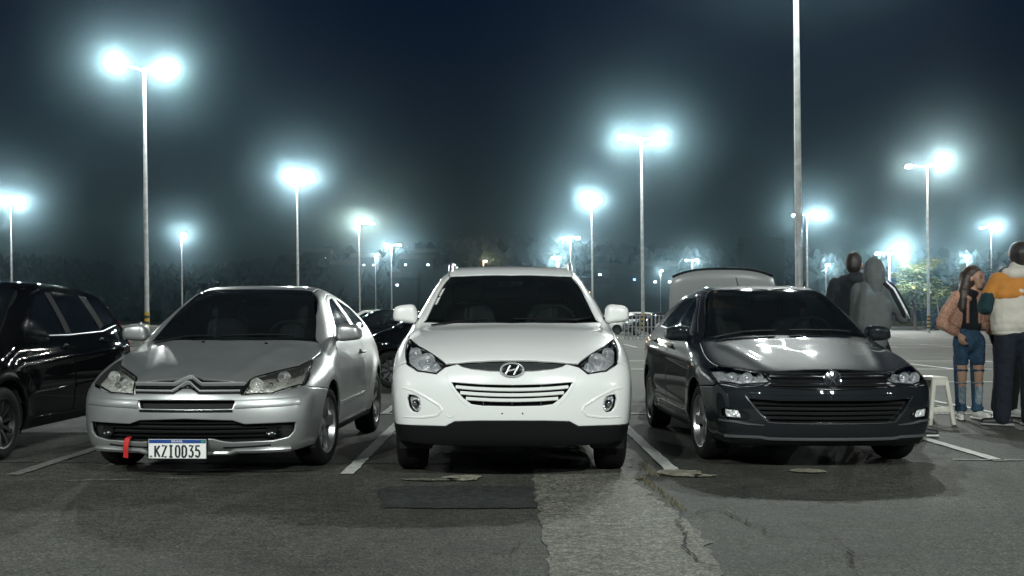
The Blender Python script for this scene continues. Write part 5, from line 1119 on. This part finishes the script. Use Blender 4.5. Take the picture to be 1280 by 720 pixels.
def build_hooded():
    P = person(3.62, 10.75, 'person with a grey hood up and a black and white striped sleeve beside the sedan'); S = MAT['skin']; P.scale = (.82,.9,.985)
    hc = (-.10,.02,1.585)
    flesh('body', head_segs(hc, (.55,.83,-.25), 1.) + [((-.10,.0,1.38), .10, (-.12,0,1.0), .10), ((-.12,0,.95), .11, (-.12,0,.90), .11), ((-.20,.02,.88), .085, (-.16,-.02,.48), .058), ((-.16,-.02,.48), .058, (-.02,.0,.10), .042), ((-.04,-.02,.88), .085, (.14,-.06,.50), .058), ((.14,-.06,.50), .058, (.42,-.02,.10), .042),
        ((.06,-.10,1.40), .055, (.22,-.08,1.16), .045), ((.22,-.08,1.16), .045, (.27,.12,1.22), .034), ((-.26,.06,1.40), .055, (-.25,.14,1.14), .045), ((-.25,.14,1.14), .045, (.02,.26,1.20), .034)] + hand((.27,.13,1.225), (.1,.7,.5), (0,-.5,.8)) + hand((.02,.27,1.20), (.8,.4,.3), (0,-.5,.8)), S, P, .010, 5)
    hd = flesh('hoodie', [((-.10,-.0,1.40), .15, (-.11,-.01,1.02), .16, (1.15,.95)), ((-.17,-.02,1.42), .11, (-.19,-.03,1.10), .14), ((-.02,-.04,1.43), .10, (-.04,-.05,1.10), .13), ((.04,-.09,1.42), .088, (.21,-.085,1.18), .078), ((.21,-.085,1.18), .078, (.265,.08,1.21), .055), ((-.26,.05,1.42), .085, (-.26,.13,1.16), .075), ((-.26,.13,1.16), .075, (-.02,.24,1.19), .055), ((-.12,-.03,1.02), .14, (-.10,-.03,.93), .15)], MAT['hoodie_grey'], P, .013, 4, .018, .09)
    flesh('hood', [((-.10,-.015,1.64), .112, (-.105,-.03,1.55), .122), ((-.105,-.05,1.53), .115, (-.10,-.05,1.45), .105), ((-.06,.03,1.62), .10, (-.075,.02,1.52), .105)], MAT['hoodie_grey'], hd, .011, 4, .008, .05)
    for off, w, mt in ((0., .055, 'knit_black'), (.032, .022, 'white_cloth'), (.056, .026, 'knit_black')):
        pts = np.array([(-.02 + off * .6,-.135,1.50 + off * .2), (.05 + off * .8,-.168,1.425 + off * .35), (.13 + off * .85,-.168,1.30 + off * .4), (.20 + off * .9,-.16,1.19 + off * .4), (.265 + off * .5,-.10,1.15 + off * .3), (.305 + off * .2,.03,1.175 + off * .2)]); nr = np.array([(.1,-.8,.5), (.25,-.95,.2), (.3,-.95,.15), (.4,-.9,.1), (.85,-.5,-.1), (.97,-.2,0)]); nr /= np.linalg.norm(nr, axis=1)[:, None]
        Q = resample(pts, .03, False); NN = np.stack([np.interp(np.linspace(0, 1, len(Q)), np.linspace(0, 1, 6), nr[:, k]) for k in range(3)], 1); mk('sleeve_stripe', strip(Q, NN, w, .02), MAT[mt], hd)
    flesh('trousers', [((-.12,0,.95), .145, (-.12,0,.90), .15), ((-.20,.02,.90), .105, (-.16,-.02,.48), .082), ((-.16,-.02,.48), .082, (-.02,.0,.12), .07), ((-.04,-.02,.90), .105, (.14,-.06,.50), .082), ((.14,-.06,.50), .082, (.42,-.02,.12), .07)], MAT['knit_black'], P, .014, 4, .012, .08)
    shoe((-.02,.0), (.6,-.6), MAT['shoe_black'], MAT['sole_white'], P, 1.08); shoe((.42,-.02), (.95,-.3), MAT['shoe_black'], MAT['sole_white'], P, 1.08)
    mk('phone', obox((.27,.25,1.33), (.035,.012,0), (-.01,.03,.062), (.0,.004,-.002)), MAT['phone'], P, False)
    return P
def build_dark_man():
    P = person(3.58, 11.35, 'man in a dark hooded top with short black hair behind the grey-hooded person'); S = MAT['skin']; P.scale = (.86,.92,1)
    hc = (-.04,0,1.66); fw = (.75,.65,-.2)
    flesh('body', head_segs(hc, fw, 1.02) + [((-.06,0,1.42), .10, (-.08,0,1.0), .10), ((-.08,0,.96), .11, (-.08,0,.92), .11), ((-.17,0,.92), .09, (-.17,0,.50), .06), ((-.17,0,.5), .06, (-.17,.03,.10), .044), ((.03,0,.92), .09, (.04,0,.50), .06), ((.04,0,.5), .06, (.05,.03,.10), .044), ((.13,-.03,1.45), .06, (.20,-.03,1.16), .048), ((.20,-.03,1.16), .048, (.24,.2,1.2), .035), ((-.26,.03,1.45), .06, (-.31,.05,1.16), .048), ((-.31,.05,1.16), .048, (-.10,.28,1.2), .035)] + hand((.24,.21,1.2), (.1,.8,.3), (0,-.4,.8)) + hand((-.10,.28,1.2), (.8,.4,.2), (0,-.4,.8)), S, P, .010, 5)
    flesh('hair', [((-.055,-.02,1.715), .098, (-.06,-.03,1.67), .092), ((-.01,.03,1.73), .07, (-.05,0,1.73), .08)], MAT['hair_dark'], P, .011, 3, .006, .02)
    h = flesh('hoodie', [((-.06,0,1.42), .16, (-.08,0,1.02), .165, (1.15,.9)), ((-.15,0,1.47), .11, (.04,0,1.47), .11), ((.13,-.03,1.46), .09, (.20,-.03,1.17), .08), ((.20,-.03,1.17), .08, (.235,.16,1.19), .058), ((-.26,.03,1.46), .09, (-.315,.05,1.17), .08), ((-.315,.05,1.17), .08, (-.12,.25,1.19), .058), ((-.10,-.08,1.53), .07, (0,-.08,1.53), .07)], MAT['hoodie_dark'], P, .013, 4, .018, .09)
    flesh('trousers', [((-.08,0,.96), .15, (-.08,0,.92), .15), ((-.17,0,.92), .105, (-.17,0,.50), .082), ((-.17,0,.5), .082, (-.17,.03,.12), .07), ((.03,0,.92), .105, (.04,0,.50), .082), ((.04,0,.5), .082, (.05,.03,.12), .07)], MAT['navy_cloth'], P, .014, 4, .012, .08)
    shoe((-.17,.03), (0,1), MAT['shoe_black'], MAT['sole_white'], P); shoe((.05,.03), (.2,1), MAT['shoe_black'], MAT['sole_white'], P)
    return P
for _f in (build_woman, build_man, build_third, build_hooded, build_dark_man): _f()
# ---------------------------------------------------------------- white plastic step stool
principled('white_plastic', (.5,.49,.43), .45); noise_var(MAT['white_plastic'], 8, (.44,.43,.37), (.55,.53,.47), 'Base Color')
def build_stool():
    X, Y = gp(1180, 531); r = empty('step_stool', (X - .09, Y + .12, 0), math.radians(14)); tag(r, 'white plastic stool with open side frames in front of the sedan', 'stool'); M = MAT['white_plastic']
    mk('seat', boxd((-.095,-.155,.475),(.095,.155,.512)), M, r, True, .012)
    for sy in (-1, 1):
        for sx in (-1, 1):
            mk('leg', obox((sx * .1075, sy * .165, .24), (.022 * 1, 0, 0), (0, .017, 0), (-sx * .035, -sy * .016, .238)), M, r, True, .006)
        mk('side_rail', obox((0, sy * .170, .165), (.110, 0, 0), (0, .010, 0), (0, 0, .028)), M, r, True, .005)
        mk('side_apron', obox((0, sy * .152, .45), (.080, 0, 0), (0, .010, 0), (0, 0, .030)), M, r, True, .005)
    for sx in (-1, 1): mk('cross_rail', obox((sx * .115, 0, .165), (.008, 0, 0), (0, .165, 0), (0, 0, .022)), M, r, True, .004)
build_stool()
# ---------------------------------------------------------------- more cars (copies with another paint)
def copy_car(src, loc, rz, label, paint=None, skip=(), group='parked cars'):
    old = src.root; base = None
    def cp(o, parent):
        c = o.copy(); COL.objects.link(c); c.parent = parent
        if paint and o.type == 'MESH' and o.data.materials and o.data.materials[0] and o.data.materials[0].name.startswith('paint_'):
            c.material_slots[0].link = 'OBJECT'; c.material_slots[0].material = MAT[paint]
        for ch in o.children:
            if ch.name.split('.')[0] not in skip: cp(ch, c)
        return c
    r = cp(old, None); r.location = loc; r.rotation_euler = (0, 0, rz); tag(r, label, 'car', group); return r
plate = ('license_plate', 'tow_strap')
copy_car(mini, (-2.62, 18.85, 0), 0, 'dark car parked sideways, seen between the silver hatchback and the white SUV', 'paint_black')
# light grey sedan behind the dark one, its boot lid standing open
ps = copy_car(sedan, (3.50, 17.68, 0), math.radians(-102), 'pale grey sedan with its boot lid raised behind the dark sedan', 'paint_pale', ('boot_lid', 'antenna'))
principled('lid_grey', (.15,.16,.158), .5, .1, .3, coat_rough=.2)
def raised_lid():
    """open boot lid seen from its underside: pressed inner panel, dark seal, thickness"""
    nu, nv = 27, 12; V = []; F = []; x0, z0 = 3.86, 1.04
    for s_, inner in ((1, 0), (-1, 1)):
        for i in range(nu):
            u = i / (nu - 1) * 2 - 1
            for j in range(nv):
                v = j / (nv - 1); hw = .655 * (1 - .02 * v - .05 * max(0, v - .8) / .2); top = .70 - .10 * abs(u) ** 3
                x = x0 - .02 + .14 * v - .10 * v * v + .05 * u * u; z = z0 + top * v
                V.append((x + (.035 if inner else 0) * (1 - abs(u) ** 8) * (1 if .05 < v < .97 else .3) - .03, u * hw, z))
    k = nu * nv
    for i in range(nu - 1):
        for j in range(nv - 1):
            a = i * nv + j; F.append((a, a + nv, a + nv + 1, a + 1)); F.append((k + a, k + a + 1, k + a + nv + 1, k + a + nv))
    for i in range(nu - 1):
        for j in (0, nv - 1): a = i * nv + j; F.append((a, a + nv, k + a + nv, k + a))
    for j in range(nv - 1):
        for i in (0, nu - 1): a = i * nv + j; F.append((a, a + 1, k + a + 1, k + a))
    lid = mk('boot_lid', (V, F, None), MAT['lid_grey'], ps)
    edge = [np.array(V[k + i * nv + nv - 1]) + np.array((0, 0, .006)) for i in range(nu)]
    mk('lid_seal', tube(edge, .016, 8), MAT['gloss_black'], lid)
raised_lid()
# far cars
rng = random.Random(3)
for px, D, src, rz, paint, lab in ((462,52,mini,0.,'paint_pale','small pale car far behind the tail of the silver hatchback'),(494,58,hatch,math.pi,'paint_silver','small silver car far off beside the white SUV mirror'),(476,47,sedan,.1,'paint_black','small dark car far off between silver hatchback and SUV'),
        (792,74,mini,0.,'paint_pale','tiny pale car behind the railing right of the white SUV'),(822,70,sedan,0.,'paint_grey','tiny dark car by the banded lamp post'),(838,82,hatch,math.pi,'paint_white','tiny white car beyond the banded lamp post'),
        (1186,98,sedan,0.,'paint_blue','tiny blue car behind the woman by the tree'),(1204,92,hatch,0.,'paint_red','tiny dark red car beside the woman, far off')):
    X = (px - VPX) / FPX * D; L = src.sh.L; c = copy_car(src, (X - math.cos(rz) * L / 2, D - math.sin(rz) * L / 2, 0), rz, lab, paint, plate)
# ---------------------------------------------------------------- barriers, fences, kerbs
asphalt('kerb_concrete', (.30,.30,.28), .15, .3)
def solid(name, a, b, mat, **kw):
    o = mk(name, boxd(a, b), MAT[mat], None, False, .02); tag(o, **kw); return o
k = mk('kerb', boxd((20,112,0),(120,113.2,.16)), MAT['kerb_concrete'], None, False, .02); k['kind'] = 'structure'
k = mk('kerb_median', boxd((-60,118,0),(20,119,.16)), MAT['kerb_concrete'], None, False, .02); k['kind'] = 'structure'
solid('concrete_barrier', (-14.9,42.6,0), (-12.6,43.2,.80), 'kerb_concrete', label='low pale concrete barrier at the foot of the tall left lamp post', cat='barrier')
principled('fence_white', (.30,.31,.31), .6); principled('fence_dark', (.10,.11,.115), .6)
def fence(x0, y0, x1, y1, h, n, mat, label, rails=(.15,.95), pr=.03):
    r = empty('fence', (x0, y0, 0)); tag(r, label, 'fence'); d = np.array([x1 - x0, y1 - y0]); pm = None
    for i in range(n + 1):
        if pm is None: p = mk('post', tube([(0,0,0),(0,0,h)], pr, 8), MAT[mat], r); pm = p.data
        else: p = put('post', pm, r)
        p.location = (d[0] * i / n, d[1] * i / n, 0)
    for q in rails: mk('rail', tube([(0,0,h * q),(d[0],d[1],h * q)], pr * .8, 6), MAT[mat], r)
fence(6.2,58,9.0,58,1.25,14,'fence_white','white metal railing seen between the white SUV and the dark sedan', (.1,.5,.97), .035)
fence(34.5,124,45,124,2.5,22,'fence_dark','dark metal fence behind the lit tree', (.08,.5,.95), .05)
fence(-13,66,-3.5,66,1.1,12,'fence_white','pale railing far off left of the white SUV', (.45,.95), .03)
def lathe_post(h): return tube([(0,0,0),(0,0,h-.1),(0,0,h)], [.06,.06,.045], 10)
for i, (px, D, h) in enumerate(((464,60,1.2),(484,62,1.5),(478,64,.9))):
    o = mk('bollard', lathe_post(h), MAT['fence_white'], None); o.location = ((px - VPX) / FPX * D, D, 0); tag(o, ('short white post behind the tail of the silver hatchback','tallest white post beside the far cars left of the SUV','lowest white post among the far cars left of the SUV')[i], 'post', 'white posts')
# ---------------------------------------------------------------- trees
principled('bark', (.09,.07,.05), .9); bump(MAT['bark'], 12, .8, .03)
def leaf_mat(n, a, b):
    m = principled(n, a, .55, spec=.3); noise_var(m, .9, a, b, 'Base Color', 3); bs = m.node_tree.nodes['Principled BSDF']; bs.inputs['Transmission Weight'].default_value = 0; return m
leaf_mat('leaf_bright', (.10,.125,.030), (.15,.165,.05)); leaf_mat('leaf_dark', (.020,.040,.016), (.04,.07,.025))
def tree(X, Y, h, rad, label, mat, seed, nl=2600, lean=0., leaf=.20, layers=6, cat='tree'):
    rg = random.Random(seed); r = empty('tree', (X, Y, 0)); tag(r, label, cat, 'trees at the edge of the car park'); L = []
    tp = [(0,0,0),(lean * .3,0,h * .2),(lean * .6,.05,h * .45),(lean,0,h * .85)]; L.append(tube(tp, [.16 * h / 6,.13 * h / 6,.10 * h / 6,.03], 10)); tips = []
    for i in range(layers * 4):
        z0 = h * rg.uniform(.28,.82); a = rg.uniform(0, 6.28); ln = rad * rg.uniform(.55,1.05) * (1.15 - .75 * abs(z0 / h - .5)); x0 = np.interp(z0, [t[2] for t in tp], [t[0] for t in tp]); e = np.array((x0 + ln * math.cos(a), ln * math.sin(a), z0 + rg.uniform(.02,.20) * h)); m_ = (np.array((x0, 0, z0)) + e) / 2 + np.array((0,0,-.03 * h))
        L.append(tube([(x0,0,z0), m_, e], [.05,.035,.012], 6)); tips += [(m_, .5), (e, 1.)] + [(m_ * .5 + e * .5, .8)]
        for _ in range(2): q = e + np.array((rg.uniform(-.5,.5), rg.uniform(-.5,.5), rg.uniform(-.15,.3))) * rad * .35; L.append(tube([m_, q], [.02,.008], 5)); tips.append((q, 1.))
    mk('trunk', join_data(L), MAT['bark'], r)
    V = []; F = []
    for i in range(nl):
        t, w = tips[rg.randrange(len(tips))]; c = t + np.array((rg.gauss(0,.30), rg.gauss(0,.30), rg.gauss(0,.12))) * rad * .42
        a = rg.uniform(0, 6.28); s = leaf * rg.uniform(.6,1.35); d = np.array((math.cos(a), math.sin(a), rg.uniform(-.55,.25))); d /= np.linalg.norm(d); sd = np.cross(d, (rg.uniform(-.3,.3), rg.uniform(-.3,.3), 1)); sd /= np.linalg.norm(sd); up = np.cross(sd, d); k = len(V)
        V += [c, c + d * s * .5 + sd * s * .27 + up * s * .06, c + d * s - up * s * .08, c + d * s * .5 - sd * s * .27 + up * s * .06]; F += [(k, k + 1, k + 2), (k, k + 2, k + 3)]
    o = mk('crown', (V, F, None), MAT[mat], r, False); o['kind'] = 'stuff'; return r
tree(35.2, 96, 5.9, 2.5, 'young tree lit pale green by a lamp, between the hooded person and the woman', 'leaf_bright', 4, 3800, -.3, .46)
tree(41.5, 104, 5.6, 2.9, 'dark leafy tree behind the woman in the tan jacket', 'leaf_dark', 9, 3000, .2, .32)
tree(50.5, 112, 6.5, 3.2, 'dark tree at the right edge behind the man', 'leaf_dark', 12, 2600, 0, .34)
# leaning white support stake of the young tree
o = mk('tree_stake', tube([(0,0,0),(-.35,.0,2.6)], .05, 8), MAT['fence_white'], None); o.location = (36.6, 94, 0); tag(o, 'leaning white stake in front of the young lit tree', 'stake')
# dry grass along the far kerb
def tufts(name, x0, x1, y, n, label):
    rg = random.Random(5); V = []; F = []
    for i in range(n):
        x = rg.uniform(x0, x1); yy = y + rg.uniform(-.5,.5); h = rg.uniform(.2,.75); k = len(V); dx = rg.uniform(-.2,.2); V += [(x - .03, yy, .1), (x + .03, yy, .1), (x + dx, yy + rg.uniform(-.1,.1), .1 + h)]; F.append((k, k + 1, k + 2))
    o = mk(name, (V, F, None), MAT['dry_grass'], None, False); tag(o, label, 'grass', kind='stuff')
principled('dry_grass', (.085,.075,.04), .9)
tufts('grass', 30, 48, 113.9, 2600, 'dry grass tufts along the far kerb')
# weeds at the edge of the concrete strip
def weeds():
    rg = random.Random(8); V = []; F = []
    for i in range(260):
        t = rg.random(); y = 6.6 + 2.2 * t; x = 1.02 + .10 * (y > 8) + rg.gauss(0,.02) + .05 * math.sin(y * 1.3); h = rg.uniform(.008,.035); k = len(V); V += [(x - .004, y, .004), (x + .004, y, .004), (x + rg.uniform(-.02,.02), y + rg.uniform(-.02,.02), h)]; F.append((k, k + 1, k + 2))
    o = mk('weeds', (V, F, None), MAT['dry_grass'], None, False); tag(o, 'dry weeds in the joint of the concrete strip', 'weeds', kind='stuff')
weeds()
# ---------------------------------------------------------------- wooded hillside with houses
principled('hill_green', (.002,.003,.0035), 1., spec=0)
def ridge(x):  # height of the crest along the view
    return 20 + 7 * math.sin(x * .011 + .6) + 4 * math.sin(x * .031 + 2) + (5 if x < -60 else 0) - 5 * (x > 120)
V = []; F = []; nx, ny = 130, 9
rg = random.Random(2)
for i in range(nx):
    x = -310 + 620 * i / (nx - 1)
    for j in range(ny):
        t = j / (ny - 1); V.append((x, 300 + 170 * t, ridge(x) * math.sin(t * math.pi / 2) ** 1.1 + (rg.gauss(0, 1.0) if 0 < j else -.5)))
for i in range(nx - 1):
    for j in range(ny - 1): a = i * ny + j; F.append((a, a + ny, a + ny + 1, a + 1))
hl_ = mk('hills', (V, F, None), MAT['hill_green'], None); hl_['kind'] = 'structure'
# tree canopy on the slope
V = []; F = []
for i in range(5200):
    t = rg.uniform(0,1); x = rg.uniform(-300,300); y = 302 + 166 * t; z = ridge(x) * math.sin(t * math.pi / 2) ** 1.1; h = rg.uniform(2.5,7); w = h * rg.uniform(.35,.6); k = len(V)
    for q in range(5): a = q * 1.2566 + rg.random(); V.append((x + w * math.cos(a) * rg.uniform(.6,1.2), y + w * math.sin(a), z + h * rg.uniform(.3,.6)))
    V += [(x + rg.gauss(0,.5), y, z + h), (x, y, z - 1)]
    for q in range(5): F += [(k + q, k + (q + 1) % 5, k + 5), (k + (q + 1) % 5, k + q, k + 6)]
o = mk('forest', (V, F, None), MAT['hill_green'], None, False); tag(o, 'dark trees covering the far hillside', 'forest', kind='stuff')
principled('far_wall', (.03,.032,.032), .95, spec=.1); principled('far_roof', (.05,.03,.025), .9)
emitter('window_cool', (.75,.92,1), 5.); emitter('window_warm', (1,.8,.5), 3.); emitter('window_blue', (.25,.5,1), 3.); principled('window_off', (.02,.022,.025), .2)
def building(px, py, D, w, d, h, wins, label, mats):
    X = (px - VPX) / FPX * D; Z = max(0, CAMH - (py - VPY) / FPX * D); r = empty('building', (X, D, 0)); tag(r, label, 'building', 'houses on the far hillside')
    mk('wall', boxd((-w/2,0,-.2),(w/2,d,Z + h)), MAT['far_wall'], r, False)
    mk('roof', ([(-w/2-.3,-.3,Z+h),(w/2+.3,-.3,Z+h),(w/2+.3,d+.3,Z+h),(-w/2-.3,d+.3,Z+h),(-w/2-.3,d/2,Z+h+1.6),(w/2+.3,d/2,Z+h+1.6)], [(0,1,5,4),(2,3,4,5),(0,4,3),(1,2,5),(0,3,2,1)], None), MAT['far_roof'], r, False)
    for i in range(wins[0]):
        for j in range(wins[1]):
            x = -w/2 + w * (i + .5) / wins[0]; z = Z + h * (j + .5) / wins[1]; m = mats[rg.randrange(len(mats))] if rg.random() < .6 else 'window_off'; f = mk('window', boxd((x-.34,-.08,z-.26),(x+.34,.0,z+.26)), MAT[m], r, False)
            mk('window_sill', boxd((x-.52,-.16,z-.52),(x+.52,.0,z-.42)), MAT['far_wall'], f, False)
off = ['window_off']
for a in ((521,352,300,9,8,6,(3,2),'white-lit house on the far slope left of the SUV mirror',['window_cool']+off),(534,341,340,8,8,6,(2,2),'higher lit house on the far slope just left of the SUV pillar',['window_cool','window_warm']+off*2),(505,366,290,7,7,4,(2,1),'low house with one lit room on the far slope left of the SUV',['window_cool']+off),
          (430,352,330,8,8,5,(3,1),'dim house on the far slope behind the silver hatchback roof',['window_warm']+off*2),(455,341,360,9,8,5,(3,1),'bright small house far above the tail of the silver hatchback',['window_cool','window_cool']),(543,360,300,8,7,5,(2,1),'house with a lit window right beside the SUV windshield pillar',['window_cool']+off),
          (766,365,290,10,8,6,(3,2),'house with lit windows on the slope right of the SUV mirror',['window_cool']+off),(783,372,280,8,8,6,(2,2),'house with blue-lit window left of the banded lamp post',['window_blue']+off*2),(819,372,285,11,8,8,(3,3),'block with rows of lit windows right of the banded lamp post',['window_cool','window_cool']+off),(745,376,270,7,7,4,(2,1),'low house with a lit room behind the SUV mirror',['window_warm']+off),(955,345,330,12,9,10,(3,3),'dark block on the slope beside the thick lamp post',off),(395,330,380,9,8,4,(3,1),'faintly lit house high on the slope left of the lamp pair',['window_warm']+off)):
    building(*a)
# scattered tiny lights: small houses with one or two lit rooms
for i, px in enumerate(sorted(rg.choice([rg.uniform(385,560), rg.uniform(735,835), rg.uniform(560,740), rg.uniform(640,830)]) for _ in range(34))):
    D = rg.uniform(285,400); x = (px - VPX) / FPX * D; t = min(1, max(0, (D - 302) / 166)); zg = ridge(x) * math.sin(t * math.pi / 2) ** 1.1
    py = VPY - (zg + rg.uniform(3,6) - CAMH) / FPX * D
    building(px, py, D, rg.uniform(4,7), 5, rg.uniform(2.4,3.2), (rg.choice((1,2)),1), 'tiny house with a lit window, one of many on the dark far hillside', ['window_cool','window_warm','window_cool'])
# ---------------------------------------------------------------- haze volume added to stand for lens glow round the lamps
hm = bpy.data.materials.new('haze'); hm.use_nodes = True; _n = hm.node_tree; _n.nodes.clear()
_o = _n.nodes.new('ShaderNodeOutputMaterial'); _v = _n.nodes.new('ShaderNodeVolumePrincipled'); _n.links.new(_v.outputs[0], _o.inputs['Volume'])
_v.inputs['Color'].default_value = (.54,.84,1,1); _v.inputs['Density'].default_value = .00062; _v.inputs['Anisotropy'].default_value = .974
hm.cycles.volume_sampling = 'DISTANCE'; hm.cycles.homogeneous_volume = True
hz = mk('haze', boxd((-320,-70,-1),(320,520,46)), hm, None, False); hz['kind'] = 'stuff'; hz['label'] = 'thin haze added to stand for the lens glow round the lamps'; hz['category'] = 'haze'
